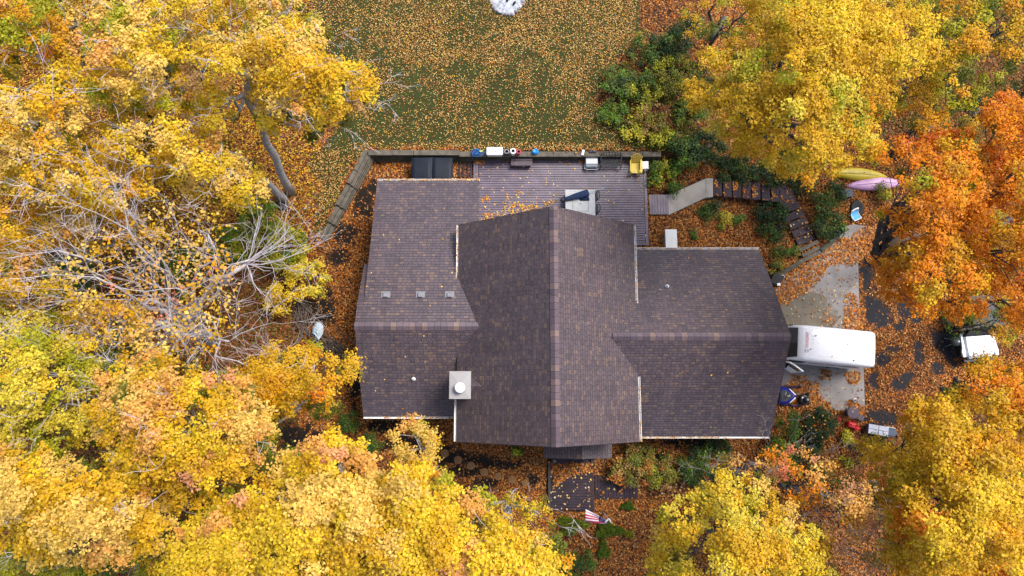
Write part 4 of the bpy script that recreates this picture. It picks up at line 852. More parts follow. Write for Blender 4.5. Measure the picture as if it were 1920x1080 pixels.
mb = MB(); mb.add([dpt(u, z, .03) for u, z in [(.06, 1.44), (1.0, 1.44), (.98, 2.18), (.5, 2.22), (.28, 2.12)]] + [dpt(u, z, .045) for u, z in [(.06, 1.44), (1.0, 1.44), (.98, 2.18), (.5, 2.22), (.28, 2.12)]], [[0, 1, 2, 3, 4], [9, 8, 7, 6, 5]]); mb.build("door_glass", M["glass"], door)
mb = MB(); m0 = Vector(dpt(.12, 1.5, -.2)); mb.box(m0, (.12, .26, .34), rz=da, bev=.04); mb.build("mirror", M["black"], door)
# roof ribs, bow front lettering and side lettering (blurred beyond reading in the photograph)
mb = MB()
for y in (-.6, -.3, 0, .3, .6): mb.box(((2.5 + LV - .4) / 2, y, HV + .019), (LV - 3.0, .04, .008), bev=.003)
mb.build("roof_rib", M["white"], body)
mb = MB()
for y in (.72, .38, .2, .02, -.3): mb.box((2.22, y, HV + .016), (.1, .022, .012))
mb.build("roof_stud", M["seam"], body)
mb = MB(); y = .64; xw = 1.93
rr = random.Random(5); x0 = 1.86; zf = HV + .012
for k in range(10):
    lw = .062; yc = .52 - k * .082; zf = HV + .008
    for (dx, dy, ww, hh) in ((0, -.026, .13, .014), (0, .026, .13, .014), ((-.055, .055, 0)[k % 3], 0, .018, .06)):
        mb.box((xw + dx, yc + dy, zf), (ww, hh, .006))
mb.build("lettering", M["letter"], body)
mb = MB(); mb.tube([(xw + .09 * math.cos(t_), -.42 + .09 * math.sin(t_), zf + .004) for t_ in np.linspace(0, 6.283, 20)], .012, 4); mb.box((xw - .01, -.42, zf), (.13, .02, .008)); mb.build("round_emblem", M["lettergrey"], body)
mb = MB(); x = 2.45
for k in range(26):
    if k in (8, 14, 20): mb.build("side_lettering", M["letterdk"], body); mb = MB()
    lw = rr.uniform(.06, .085); hgt = .26 if k in (0, 9, 15) else .18
    if k not in (8, 14, 20):
        mb.box((x, -Wv - .004 + .01, 1.75), (.02, .012, hgt)); mb.box((x + lw * .6, -Wv - .004 + .01, 1.75), (.02, .012, hgt)); mb.box((x + lw * .3, -Wv + .006, 1.75 + rr.choice((-.08, 0, .08))), (lw * .6, .012, .03))
    x += lw + .035
mb.build("side_lettering", M["letterdk"], body)
mb = MB(); mb.lathe((0, 0, 0), [(.3, -.006), (.3, .006)], 18, sx=1.3); lo = mb.build("side_emblem", M["lettergrey"], body); lo.data.transform(Matrix.Translation((LV - .95, -Wv - .0, 1.7)) @ Matrix.Rotation(math.pi / 2, 4, 'X'))

# ---- white off-roader seen nose on: local +y is towards its tail (picture top), nose towards picture bottom
p = P(1836, 668, -.45); sv = thing("off_road_car", "white square bonneted off-road car with cab hidden under a tree", "car", (p.x, p.y, GD + .02), .07)
def rrect(x0, x1, y0, y1, z): return [(x0, y0, z), (x1, y0, z), (x1, y1, z), (x0, y1, z)]
mb = MB(); secs = []
for y, hw, z in ((0, .62, .92), (.06, .72, 1.02), (.25, .78, 1.07), (.7, .81, 1.10), (1.12, .83, 1.14)):
    secs.append([(-hw, y, .6), (hw, y, .6), (hw, y, z - .08), (hw * .93, y, z), (hw * .5, y, z + .025), (0, y, z + .03), (-hw * .5, y, z + .025), (-hw * .93, y, z), (-hw, y, z - .08)])
mb.loft(secs); mb.build("bonnet", M["white"], sv, True).modifiers.new("edge", 'EDGE_SPLIT').split_angle = math.radians(40)
mb = MB()
for x in (-.52, -.2, .2, .52): mb.bar((x * .92, .2, 1.085), (x, 1.1, 1.155), .02, .02)
mb.build("bonnet_crease", M["white"], sv)
mb = MB(); mb.bar((.02, .06, 1.03), (.5, .08, 1.03), .03, .02); mb.build("bonnet_vent", M["black"], sv)
for s in (-1, 1):
    mb = MB(); pts = [(s * .84, .02), (s * .98, .0), (s * 1.02, .3), (s * .96, .55), (s * .95, 1.3), (s * .84, 1.3)]; mb.prism([(x, y, .98) for x, y in (pts if s > 0 else pts[::-1])], .12); mb.build("wing", M["white"], sv)
    mb = MB(); mb.box((s * .9, .42, .62), (.18, .62, .5)); mb.build("wheel_arch", M["black"], sv)
    for y in (.42, 2.9): mb = MB(); mb.tube([(s * .76, y, .4), (s * .99, y, .4)], .4, 20); mb.build("wheel", M["rubber"], sv)
    mb = MB(); mb.lathe((s * .55, -.01, .8), [(.1, -.1), (.12, .0), (.1, .1)], 12); mb.build("headlight", M["headlight"], sv)
    mb = MB(); mb.box((s * 1.06, 1.5, 1.3), (.22, .12, .2), bev=.04); mb.build("mirror", M["black"], sv)
mb = MB(); mb.box((0, -.03, .8), (1.15, .06, .36), bev=.02); mb.build("grille", M["white"], sv)
mb = MB(); mb.box((0, -.2, .58), (1.65, .2, .2), bev=.03); mb.build("bumper", M["black"], sv)
mb = MB(); mb.loft([[(-.8, 1.2, 1.2), (.8, 1.2, 1.2), (.8, 1.18, 1.14), (-.8, 1.18, 1.14)], [(-.7, 1.62, 1.76), (.7, 1.62, 1.76), (.7, 1.6, 1.7), (-.7, 1.6, 1.7)]]); mb.build("windscreen", M["black"], sv)
mb = MB(); mb.box((0, 2.3, .8), (1.66, 2.3, .8), bev=.06); mb.box((0, 2.45, 1.45), (1.5, 1.75, .62), taper=.94, bev=0); mb.build("cab", M["black"], sv); mb = MB(); mb.box((0, 2.45, 1.8), (1.46, 1.74, .06), bev=.03); mb.build("roof", M["black"], sv)
# kettle grill beside it
p = P(1793, 640, -.45); t = thing("kettle_grill", "black round kettle grill with pale knob left of the white car", "grill", (p.x, p.y, GD)); mb = MB(); mb.lathe((0, 0, .55), [(.08, 0), (.24, .1), (.29, .22)], 20); mb.build("bowl", M["blackmetal"], t, True)
mb = MB(); mb.lathe((0, 0, .78), [(.3, 0), (.26, .1), (.15, .17), (.02, .19)], 20); mb.build("lid", M["blackmetal"], t, True); mb = MB(); mb.lathe((.05, -.02, .95), [(.05, 0), (.06, .03), (.02, .06)], 8); mb.build("knob", M["greylid"], t)
for k in range(3): mb = MB(); a_ = k * 2.1; mb.tube([(.15 * math.cos(a_), .15 * math.sin(a_), .6), (.28 * math.cos(a_), .28 * math.sin(a_), 0)], .015, 5); mb.build("leg", M["steel"], t)
# ---- snowmobile, nose to the right
p = P(1499, 743, -.45); t = thing("snowmobile", "blue and black snowmobile, its nose poking out from under the eave", "snowmobile", (p.x, p.y, GD), -.04)
mb = MB(); secs = []
for x, hw, z in ((0, .06, .46), (-.12, .16, .56), (-.35, .34, .68), (-.62, .48, .8), (-.85, .5, .88), (-1.05, .45, .92)):
    secs.append([(x, -hw, .32), (x, hw, .32), (x, hw, z - .2), (x, hw * .62, z - .04), (x, hw * .2, z), (x, -hw * .2, z), (x, -hw * .62, z - .04), (x, -hw, z - .2)])
mb.loft(secs[::-1]); hd = mb.build("hood", M["snowblue"], t, True)
for s in (-1, 1):
    mb = MB(); mb.prism([(-.07, s * .1, .53), (-.48, s * .42, .66), (-.5, s * .35, .72), (-.14, s * .06, .58)][::s], .02); mb.build("hood_stripe", M["silver"], hd)
    mb = MB(); mb.tube([(-.75, s * .5, .04), (.0, s * .52, .04), (.22, s * .52, .07), (.36, s * .52, .2)], .065, 8); mb.build("ski", M["purple"], t); mb = MB(); mb.tube([(-.35, s * .3, .4), (-.2, s * .52, .1)], .03, 6); mb.build("spindle", M["black"], t)
mb = MB(); mb.prism([(-.3, -.03, .72), (-.3, .03, .72), (-.75, .3, .9), (-1.05, .3, .96), (-1.05, -.3, .96), (-.75, -.3, .9)][::-1], .04); mb.build("windscreen", M["black"], hd)
mb = MB(); mb.box((-.6, .0, .85), (.18, .1, .02), rz=.2); mb.box((-.8, .12, .93), (.05, .22, .02), rz=-.3); mb.build("hood_vent", M["vent"], hd)
mb = MB(); mb.tube([(-1.2, -.38, 1.02), (-1.12, -.1, 1.0), (-1.12, .1, 1.0), (-1.2, .38, 1.02)], .025, 6); mb.build("handlebar", M["black"], t)
mb = MB(); mb.box((-1.85, 0, .6), (1.2, .36, .32), bev=.1); mb.build("seat", M["black"], t); mb = MB(); mb.box((-1.75, 0, .22), (1.8, .4, .32), bev=.12); mb.build("track", M["rubber"], t)
# ---- black lawn mower beside it
p = P(1513, 749, -.75); t = thing("push_mower", "small black round deck mower standing in leaves by the snowmobile nose", "mower", (p.x, p.y, GD), .2)
mb = MB(); mb.lathe((0, 0, .1), [(.3, 0), (.3, .12), (.24, .18), (.1, .2), (.01, .2)], 20); mb.build("mower_deck", M["black"], t); mb = MB(); mb.lathe((.06, -.02, .28), [(.15, 0), (.16, .14), (.11, .2), (.1, .18), (.01, .2)], 16); mb.build("engine", M["blackmetal"], t)
mb = MB(); mb.lathe((.08, -.02, .48), [(.085, 0), (.07, .02), (.05, .005)], 14); mb.build("starter_cap", M["vent"], t); mb = MB(); mb.lathe((-.14, .13, .3), [(.045, 0), (.045, .05), (.01, .06)], 10); mb.build("fuel_cap", M["plastic"], t)
mb = MB(); mb.box((.24, .24, .25), (.14, .2, .2), rz=-.4, bev=.04); mb.build("side_chute", M["black"], t)
mb = MB(); mb.tube([(.22, .24, .2), (.3, .7, .55), (.36, 1.0, .8)], .012, 6); mb.tube([(-.1, .28, .2), (.12, .72, .55), (.3, 1.0, .8)], .012, 6); mb.build("handle", M["black"], t)
for sx in (-1, 1):
    for sy in (-1, 1): mb = MB(); mb.tube([(sx * .24, sy * .28 - .03, .09), (sx * .24, sy * .28 + .03, .09)], .09, 10); mb.build("wheel", M["rubber"], t)
# ---- round covered table, red cans, trailer and oddments
p = P(1600.5, 774, -.6); t = thing("round_table", "round brown grey lidded table with pale leaves at the slab's lower corner", "table", (p.x, p.y, GD)); mb = MB(); mb.lathe((0, 0, .58), [(.31, -.05), (.33, 0), (.33, .06), (.3, .075), (.01, .085)], 26); mb.build("table_top", M["brownround"], t)
mb = MB(); mb.lathe((0, 0, 0), [(.22, 0), (.2, .06), (.08, .12), (.07, .5), (.2, .56)], 14); mb.build("pedestal", M["black"], t)
p = P(1615, 783, -.8); t = thing("folding_stool", "dark low stool tucked behind the round table", "stool", (p.x, p.y, GD), -.4); mb = MB(); mb.box((0, 0, .42), (.36, .32, .05), bev=.02); mb.build("seat", M["wooddk"], t)
for s in (-1, 1): mb = MB(); mb.bar((s * .15, -.13, .4), (s * .15, .15, 0), .03, .03); mb.build("leg", M["black"], t); mb = MB(); mb.bar((s * .12, .13, .4), (s * .12, -.15, 0), .03, .03); mb.build("leg", M["black"], t)
p = P(1600, 750, GD); t = thing("jug", "small white jug standing on the slab above the round table", "jug", (p.x, p.y, GD)); mb = MB(); mb.lathe((0, 0, 0), [(.09, 0), (.1, .02), (.1, .2), (.05, .26), (.04, .29)], 14); mb.build("body", M["plastic"], t); mb = MB(); mb.lathe((0, 0, .29), [(.045, 0), (.045, .04), (.01, .045)], 10); mb.build("cap", M["black"], t)
def fuelcan(p, rz, lbl, sc):
    t = thing("fuel_can", lbl, "fuel can", p, rz, "red plastic fuel cans"); mb = MB(); mb.box((0, 0, .16 * sc), (.34 * sc, .24 * sc, .32 * sc), bev=.05); mb.build("body", M["red"], t)
    mb = MB(); mb.tube([(-.1 * sc, 0, .31 * sc), (-.09 * sc, 0, .4 * sc), (.06 * sc, 0, .4 * sc), (.08 * sc, 0, .31 * sc)], .022, 6); mb.build("handle", M["red"], t); mb = MB(); mb.tube([(.13 * sc, 0, .31 * sc), (.15 * sc, 0, .37 * sc), (.22 * sc, 0, .46 * sc)], [.03, .025, .016], 8); mb.build("spout", M["black"], t)
p = PG(1571, 786); fuelcan(p, .8, "small red fuel can by the dark round bush", .8); p = PG(1592, 796); fuelcan(p, -.3, "larger red fuel can in the middle of the three", 1.3); p = PG(1603, 802); fuelcan(p, .5, "red fuel can nearest the grey trailer", 1.0)
a, c = P(1628, 803, -.7), P(1666, 810, -.7); rz = math.atan2(c.y - a.y, c.x - a.x); L = (c - a).length
t = thing("utility_trailer", "small trailer with grey two-panel lid and dark pointed nose", "trailer", ((a.x + c.x) / 2, (a.y + c.y) / 2, GD), rz)
mb = MB(); mb.box((0, 0, .34), (L - .06, .48, .4), bev=.02); mb.build("tub", M["slate"], t)
for k, (sx, sy) in enumerate(((-1, -1), (-1, 1), (1, -1), (1, 1))): mb = MB(); mb.box((sx * L / 4, sy * .135, .57 - 0.0), (L / 2 - .02, .255, .04), bev=.008); mb.build("lid_panel", M["trailer"], t)
mb = MB(); mb.box((0, 0, .552), (L, .035, .03)); mb.box((0, 0, .553), (.035, .5, .03)); mb.build("lid_seam", M["black"], t)
mb = MB(); mb.prism([(L / 2 + .01, -.26, .54), (L / 2 + .4, -.2, .46), (L / 2 + .56, 0, .42), (L / 2 + .4, .24, .46), (L / 2 + .01, .26, .54)], .3); mb.build("nose_cover", M["slate"], t)
mb = MB(); mb.box((L / 2 + .12, .27, .57), (.5, .03, .03)); mb.build("side_rail", M["greylid"], t)
mb = MB(); mb.bar((L / 2 + .5, 0, .25), (L / 2 + .95, 0, .22), .06, .06); mb.build("drawbar", M["black"], t)
for s in (-1, 1): mb = MB(); mb.tube([(-.1, s * .27, .2), (-.1, s * .36, .2)], .2, 16); mb.build("wheel", M["rubber"], t)

# ---- flag
p = P(1147, 981, 2.6); g0 = float(terrain(p.x, p.y)); t = thing("flagpole", "thin white pole with gold ball by the porch path", "flagpole", (p.x, p.y, g0)); mb = MB(t.location); mb.tube([(p.x, p.y, g0 - .2), (p.x, p.y, 2.55)], .022, 8); mb.build("pole", M["plastic"], t)
mb = MB(t.location); mb.lathe((p.x, p.y, 2.55), [(.02, 0), (.05, .03), (.05, .06), (.01, .1)], 10); mb.build("ball", M["brass"], t)
mb = MB(t.location); mb.bar((p.x, p.y, 2.45), P(1142, 972, 2.45), .06, .05); mb.bar(P(1142, 972, 2.44), P(1135, 979, 2.42), .07, .04); mb.build("bracket", M["greylid"], t)
hoA, hoB = P(1140, 976, 2.4), P(1139, 981, 2.38); flA, flB = P(1098, 955, 2.15), P(1097, 978, 2.0)
fl = thing("flag", "striped flag with blue starred corner hanging left from its pole", "flag", (hoA + flA) / 2); o = fl.location.copy()
NU, NV = 24, 22; vs = []
for i in range(NU + 1):
    u_ = i / NU; A_, B_ = hoA.lerp(flA, u_), hoB.lerp(flB, u_)
    sag = -.12 * math.sin(math.pi * u_)
    for j in range(NV + 1):
        v_ = j / NV
        if v_ < .62: q = A_.lerp(B_, v_ / .62) + Vector((0, 0, sag + .05 * math.sin(9 * v_ + 5 * u_)))
        else: q = B_ + Vector((0, .06 * math.sin(14 * v_ + 4 * u_) , sag + .05 * math.sin(9 * .62 + 5 * u_) - (v_ - .62) * 1.1))
        vs.append(q)
fs = {0: [], 1: [], 2: []}
for i in range(NU):
    for j in range(NV):
        v_ = (j + .5) / NV; u_ = (i + .5) / NU; k = int(v_ * 13)
        mi = 2 if (u_ < .36 and v_ < .54) else (1 if k % 2 == 0 else 0)
        fs[mi].append([i * (NV + 1) + j, i * (NV + 1) + j + 1, (i + 1) * (NV + 1) + j + 1, (i + 1) * (NV + 1) + j])
mb = MB(o)
for mi in (0, 1, 2): mb.add(vs if mi == 0 else [], [], 0) if mi == 0 else None
for mi in (0, 1, 2):
    for f in fs[mi]: mb.f.append(f); mb.m.append(mi); mb.uv.append(None)
cl = mb.build("cloth", [M["flagred"], M["flagwhite"], M["flagblue"]], fl, True); cl.modifiers.new("thick", 'SOLIDIFY').thickness = .008
mb = MB(o)
for i in range(1, 8):
    for j in range(1, 11):
        if (i + j) % 2 == 0:
            q = vs[i * (NV + 1) + j] + Vector((0, 0, .012)); s_ = .016; mb.add([q + Vector((s_ * (1 if k % 2 == 0 else .42) * math.cos(k * .6283), s_ * (1 if k % 2 == 0 else .42) * math.sin(k * .6283), 0)) for k in range(10)], [list(range(10))])
mb.build("star", M["flagwhite"], cl)
# ---- brush pile and tarp left of the house
def brush(name, lbl, px, py, rx, ry, n, seed):
    r = random.Random(seed); p = PG(px, py); t = thing(name, lbl, "brush pile", p); mb = MB()
    for k in range(n):
        a_ = r.gauss(1.9, .6); L = r.uniform(.5, 1.8); c_ = Vector((r.gauss(0, rx), r.gauss(0, ry), r.uniform(.05, .5))); d = Vector((math.cos(a_), math.sin(a_), r.uniform(-.15, .15))) * L / 2; w_ = r.uniform(.012, .05)
        mb.tube([c_ - d, c_ + Vector((r.uniform(-.08, .08), r.uniform(-.08, .08), 0)), c_ + d], [w_, w_ * .85, w_ * .5], 5)
    o_ = mb.build("branches", M["stick"], t)
brush("brush_pile", "heap of dead branches left of the pale tarp", 572, 585, .35, .55, 70, 1); brush("brush_pile", "heap of sticks below the pale tarp by the house", 622, 655, .45, .45, 70, 2)
p = PG(596, 618, .35); t = thing("tarp", "crumpled pale blue grey tarp on the brush beside the house", "tarp", p)
vs = []; r = random.Random(4); n_ = 9
ol = [(-.28, .1), (-.05, .42), (.2, .38), (.36, .1), (.3, -.25), (.1, -.6), (-.02, -.4), (-.26, -.2)]
mb = MB(); rings = [[(x * k, y * k, .12 + .22 * (1 - k) + r.uniform(-.06, .06)) for x, y in ol] for k in (1, .7, .4, .12)]; mb.loft([q for q in rings], caps=True); mb.build("sheet", M["tarp"], t); 
mb = MB(); mb.tube([(-.1, -.4, .1), (.02, -.9, .05), (.1, -1.15, .02)], [.08, .05, .03], 6); mb.build("strap", M["slate"], t)
# dark stump of a bin under the leaning trunks
p = PG(529, 382, .25); t = thing("tree_stump", "dark hollow stump beside the two leaning trunks", "stump", (p.x, p.y, p.z - .25)); mb = MB(); mb.lathe((0, 0, 0), [(.34, -.1), (.3, .2), (.28, .25), (.2, .24), (.18, .1), (.01, .08)], 14); mb.build("stump_wood", M["barkdk"], t)
# ------------------------------------------------------------------ trees
def wob(a, b, n, amp, rr):
    a, b = Vector(a), Vector(b); L = (b - a).length; out = []
    for i in range(n + 1):
        t = i / n; q = a.lerp(b, t)
        if 0 < i < n: q += Vector((rr.gauss(0, amp), rr.gauss(0, amp), rr.gauss(0, amp * .6))) * L
        out.append(q)
    return out
def twigs(mb, p, d, L, r, depth, rr, spread=.7, up=.12):
    pts = [p]; q = p.copy(); dd = d.normalized(); n = 4
    for i in range(n):
        dd = (dd + Vector((rr.gauss(0, .17), rr.gauss(0, .17), rr.gauss(0, .12) + up * .25))).normalized(); q = q + dd * L / n; pts.append(q)
    mb.tube(pts, [r * (1 - .6 * i / n) for i in range(n + 1)], 5 if r > .02 else 4, cap=False)
    if depth <= 0: return
    for k in range(rr.choice((2, 2, 3))):
        i = rr.choice((1, 2, 3, 4)); nd = (dd + Vector((rr.gauss(0, spread), rr.gauss(0, spread), rr.gauss(0, spread * .5)))).normalized()
        twigs(mb, pts[i], nd, L * rr.uniform(.5, .75), max(r * (1 - .6 * i / n) * .62, .008), depth - 1, rr, spread, up)
def sample_poly(poly, spacing, tries=30, seed=0):
    r = np.random.default_rng(seed); xs = [p[0] for p in poly]; ys = [p[1] for p in poly]
    A = (max(xs) - min(xs)) * (max(ys) - min(ys)); n = int(A / spacing ** 2 * tries)
    c = np.stack([r.uniform(min(xs), max(xs), n), r.uniform(min(ys), max(ys), n)], 1); c = c[pip(c[:, 0], c[:, 1], poly)]
    keep = []; cell = {}
    for q in c:
        k = (int(q[0] // spacing), int(q[1] // spacing)); ok = True
        for i in (-1, 0, 1):
            for j in (-1, 0, 1):
                for m in cell.get((k[0] + i, k[1] + j), ()):
                    if (m[0] - q[0]) ** 2 + (m[1] - q[1]) ** 2 < spacing ** 2: ok = False
        if ok: keep.append(q); cell.setdefault(k, []).append(q)
    return np.array(keep)
def edge_dist(pts, poly):
    d = np.full(len(pts), 1e9)
    for i in range(len(poly)):
        a = np.array(poly[i], float); b = np.array(poly[(i + 1) % len(poly)], float); ab = b - a
        t = np.clip(((pts - a) @ ab) / (ab @ ab + 1e-9), 0, 1); d = np.minimum(d, np.hypot(*(pts - a - t[:, None] * ab).T))
    return d
TREES = []
def tree(lbl, poly, zt, zd, pal, under=None, base=None, dens=1.0, size=.15, space=22, rad=.54, twig=0, seed=1, name="maple_tree", cat="tree", trunk_r=.2, bark="bark", patch=.55, lower=.7, fork=None, group=None, limb_r=1.0, holes=(), twig_len=1.5):
    rr = random.Random(seed)
    if np.mean([q_[0] for q_ in poly]) > 1200: bark = 'barkdk'
    c = sample_poly(poly, space, seed=seed); ed = edge_dist(c, poly); mx = max(ed.max(), 1); f = np.clip(ed / min(mx, 110), 0, 1)
    z = zt - zd * (1 - f) ** 1.6 + (vnoise(c[:, 0], c[:, 1], 60, seed) - .5) * 1.6 + RNG.normal(size=len(c)) * .35
    for (hx, hy, hr) in holes:
        k = np.hypot(c[:, 0] - hx, c[:, 1] - hy) > hr; c, z, f, ed = c[k], z[k], f[k], ed[k]
    gap = vnoise(c[:, 0] + 500, c[:, 1], 22, seed + 7) > (.66 - .42 * min(dens, 1.2)); c, z, f = c[gap], z[gap], f[gap]
    ctr = P(c[:, 0], c[:, 1], z); r = rad * RNG.uniform(.6, 1.25, len(c)) * (.72 + .28 * f)
    # colour: patches of neighbouring clumps share a hue
    names = list(pal); wts = np.array([pal[k] for k in names], float); cum = np.cumsum(wts / wts.sum())
    nz_ = vnoise(c[:, 0] + 77 * seed, c[:, 1] + 31 * seed, 70, seed + 3); rk = np.argsort(np.argsort(nz_)) / max(len(nz_) - 1, 1)
    u_ = np.clip(rk * patch + RNG.random(len(c)) * (1 - patch), 0, .999)
    bc = np.array([C[names[i]] for i in np.searchsorted(cum, u_)]) * RNG.uniform(.86, 1.1, (len(c), 1))
    B = np.concatenate([ctr, r[:, None]], 1)
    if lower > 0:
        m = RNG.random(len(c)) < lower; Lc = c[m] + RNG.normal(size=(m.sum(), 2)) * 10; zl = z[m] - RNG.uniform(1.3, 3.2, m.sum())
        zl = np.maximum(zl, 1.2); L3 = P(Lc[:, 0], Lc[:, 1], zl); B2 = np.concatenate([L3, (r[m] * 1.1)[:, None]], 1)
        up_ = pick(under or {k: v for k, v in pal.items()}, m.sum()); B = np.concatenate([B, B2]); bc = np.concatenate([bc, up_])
    # ground point: straight below the crown's middle unless given
    mid = ctr.mean(0)
    bp_ = Vector((mid[0], mid[1], 0))
    if base is None:                                   # the trunk leans so that its foot stays under the crown
        cx_, cy_ = c.mean(0); fx, fy = project(mid[0], mid[1], 0.0)
        for s_ in np.linspace(0, 1, 11):
            q = np.array([[fx + (cx_ - fx) * s_, fy + (cy_ - fy) * s_]])
            if pip(q[:, 0], q[:, 1], poly)[0] and edge_dist(q, poly)[0] > 24: break
        bp_ = PG(q[0, 0], q[0, 1])
    else: bp_ = PG(*base)
    bp_.z = float(terrain(bp_.x, bp_.y)); t = thing(name, lbl, cat, bp_, 0, group); TREES.append(t)
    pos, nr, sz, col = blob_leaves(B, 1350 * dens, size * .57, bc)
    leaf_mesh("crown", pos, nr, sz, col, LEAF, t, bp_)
    # trunk, limbs to groups of clumps, twigs to each clump
    fk = Vector((mid[0], mid[1], max(zt - zd - 2.5, zt * .45))) if fork is None else P(*fork)
    mb = MB(bp_); rt = trunk_r; pts = wob(bp_ - Vector((0, 0, .2)), fk, 7, .006, rr)
    mb.tube(pts, [rt * (1.25 if i == 0 else 1 - .05 * i) for i in range(8)], 9); mb.build("trunk", M[bark], t, True)
    K = max(3, min(11, len(ctr) // 9)); cent = ctr[RNG.choice(len(ctr), K, replace=False)]
    for _ in range(5):
        lab = np.argmin(((ctr[:, None] - cent[None]) ** 2).sum(2), 1)
        for k in range(K):
            if (lab == k).any(): cent[k] = ctr[lab == k].mean(0)
    for k in range(K):
        if not (lab == k).any(): continue
        e = Vector(cent[k]) - Vector((0, 0, .7)); pts = wob(fk - Vector((0, 0, rr.uniform(0, 1.2))), e, 5, .05, rr); mb = MB(bp_)
        mb.tube(pts, [rt * .5 * limb_r * (1 - .13 * i) for i in range(6)], 7)
        for q in ctr[lab == k]:
            if rr.random() < .75:
                s0 = rr.choice(pts[2:]); q = Vector(q) + Vector((0, 0, .1)); mb.tube(wob(s0, q, 3, .06, rr), [.03 * limb_r, .022, .015, .008], 4, cap=False)
        mb.build("limb", M[bark], t, True)
    if twig:
        ch = RNG.choice(len(ctr), min(twig, len(ctr)), replace=False)
        for i in ch:
            q = Vector(ctr[i]) - Vector((0, 0, .25)); d = (q - fk); d.z = abs(d.z) * .5 + .5
            mb = MB(bp_); twigs(mb, q, d, rr.uniform(.6, 1.0) * twig_len, .010, 3 if twig_len < 1.4 else 2, rr, .55); mb.build("bare_twig", M["twig" if mid[0] < 3 else "twiggrey"], t)
    return t
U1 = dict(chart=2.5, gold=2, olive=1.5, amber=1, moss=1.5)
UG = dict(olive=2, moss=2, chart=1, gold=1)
tree("tall maple with pale gold crown on a leaning grey trunk at the lawn's left edge", [(345, 60), (430, 25), (520, 20), (600, 60), (650, 95), (693, 130), (702, 165), (660, 215), (610, 240), (545, 240), (490, 250), (465, 160), (400, 280), (380, 200), (330, 150)], 14.5, 3.5, dict(cream=4, gold=4, yellow=3, peach=2, tan=1), U1, (546, 362), 1.0, .17, twig=40, seed=11, trunk_r=.23, fork=(458, 178, 9.5))
tree("golden maple on the lower of two leaning grey trunks", [(200, 200), (330, 170), (400, 270), (455, 300), (493, 340), (480, 390), (420, 400), (360, 370), (300, 330), (230, 330), (170, 280)], 12.5, 3, dict(gold=4, yellow=4, cream=3, peach=1), U1, (533, 374), 1.05, .165, twig=14, seed=12, trunk_r=.23, fork=(440, 290, 7.5))
tree("pale yellow maple at the picture's top edge left of the lawn", [(150, -40), (600, -40), (560, 10), (520, 25), (430, 32), (350, 60), (335, 150), (380, 205), (280, 215), (170, 195), (100, 110)], 14, 3, dict(yellow=5, cream=3, chart=2, gold=2, peach=2), U1, None, 1.0, .17, twig=26, seed=13)
tree("orange tinged maple filling the upper left corner", [(-60, -60), (160, -50), (110, 100), (60, 130), (-60, 120)], 13, 2.5, dict(orange=2, amber=3, chart=3, yellow=3, peach=2), UG, None, .95, .165, twig=6, seed=14)
tree("yellow maple threaded with bare grey twigs at the left edge", [(-60, 110), (60, 140), (110, 110), (175, 195), (165, 280), (240, 325), (290, 340), (260, 400), (120, 395), (-60, 330)], 14, 3, dict(yellow=4, gold=4, cream=3, amber=2, peach=1), U1, None, .92, .17, twig=46, seed=15)
tree("loose golden maple below the twiggy one at the left edge", [(-60, 330), (120, 395), (260, 400), (300, 440), (190, 455), (100, 475), (40, 560), (-60, 570)], 12, 3, dict(amber=4, gold=4, peach=2, cream=2), U1, None, .85, .165, twig=20, seed=16)
# big bare tree in the middle of the left wood
G0 = PG(395, 640); G0.z = float(terrain(G0.x, G0.y)); t = thing("bare_tree", "large nearly leafless tree with spreading pale grey branches left of the house", "tree", G0); rr = random.Random(21)
TREES.append(t); fk = P(330, 600, 6.0); mb = MB(G0); mb.tube(wob(G0 - Vector((0, 0, .2)), fk, 6, .02, rr), [.34, .28, .26, .25, .24, .23, .22], 10); mb.build("trunk", M["bark"], t, True)
tips = [(315, 592, 7), (445, 500, 9), (466, 488, 10.5), (255, 560, 9), (300, 470, 11), (240, 430, 12), (350, 680, 9), (430, 640, 8), (200, 620, 9), (110, 585, 8.5), (380, 560, 10.5), (330, 640, 10), (270, 690, 9), (390, 440, 11), (180, 520, 11), (110, 470, 12), (150, 640, 10), (220, 370, 12), (470, 690, 8), (330, 540, 11), (410, 600, 10)]
for k, (x, y, z) in enumerate(tips):
    e = P(x, y, z); mb = MB(G0); w_ = rr.uniform(.05, .095); pts = wob(fk - Vector((0, 0, rr.uniform(0, 1.5))), e, 6, .05, rr); mb.tube(pts, [w_ * (1 - .1 * i) for i in range(7)], 7)
    for q in (pts[4], pts[5], pts[6], e):
        d = (e - fk).normalized() + Vector((rr.gauss(0, .5), rr.gauss(0, .5), rr.gauss(.15, .3))); twigs(mb, q, d, rr.uniform(1.6, 3.0), w_ * .26, 3, rr, .45)
    mb.build("limb", M["twig"], t, True)
e0 = P(462, 495, 10.2); mb = MB(G0); mb.tube(wob(fk, e0, 5, .03, rr), [.13, .12, .11, .1, .09, .08], 7)
for (x, y) in ((600, 430), (575, 440), (560, 400), (530, 390), (610, 470), (560, 500), (500, 560), (540, 580), (590, 410), (520, 420), (580, 490)):
    e = P(x, y, 11.2); d = e - e0; twigs(mb, e0.copy(), d, d.length * .72, .028, 2, rr, .28, .0)
mb.build("limb", M["twig"], t, True)
c = sample_poly([(150, 430), (330, 390), (420, 395), (430, 520), (420, 640), (330, 700), (200, 650), (120, 560)], 24, seed=9); z = RNG.uniform(9, 13, len(c)); B = np.concatenate([P(c[:, 0], c[:, 1], z), RNG.uniform(.4, .75, (len(c), 1))], 1)
pos, nr, sz, col = blob_leaves(B, 90, .12, pick(dict(peach=3, gold=4, cream=3, amber=3, coral=.5), len(c))); leaf_mesh("crown", pos, nr, sz, col, LEAF, t, G0)
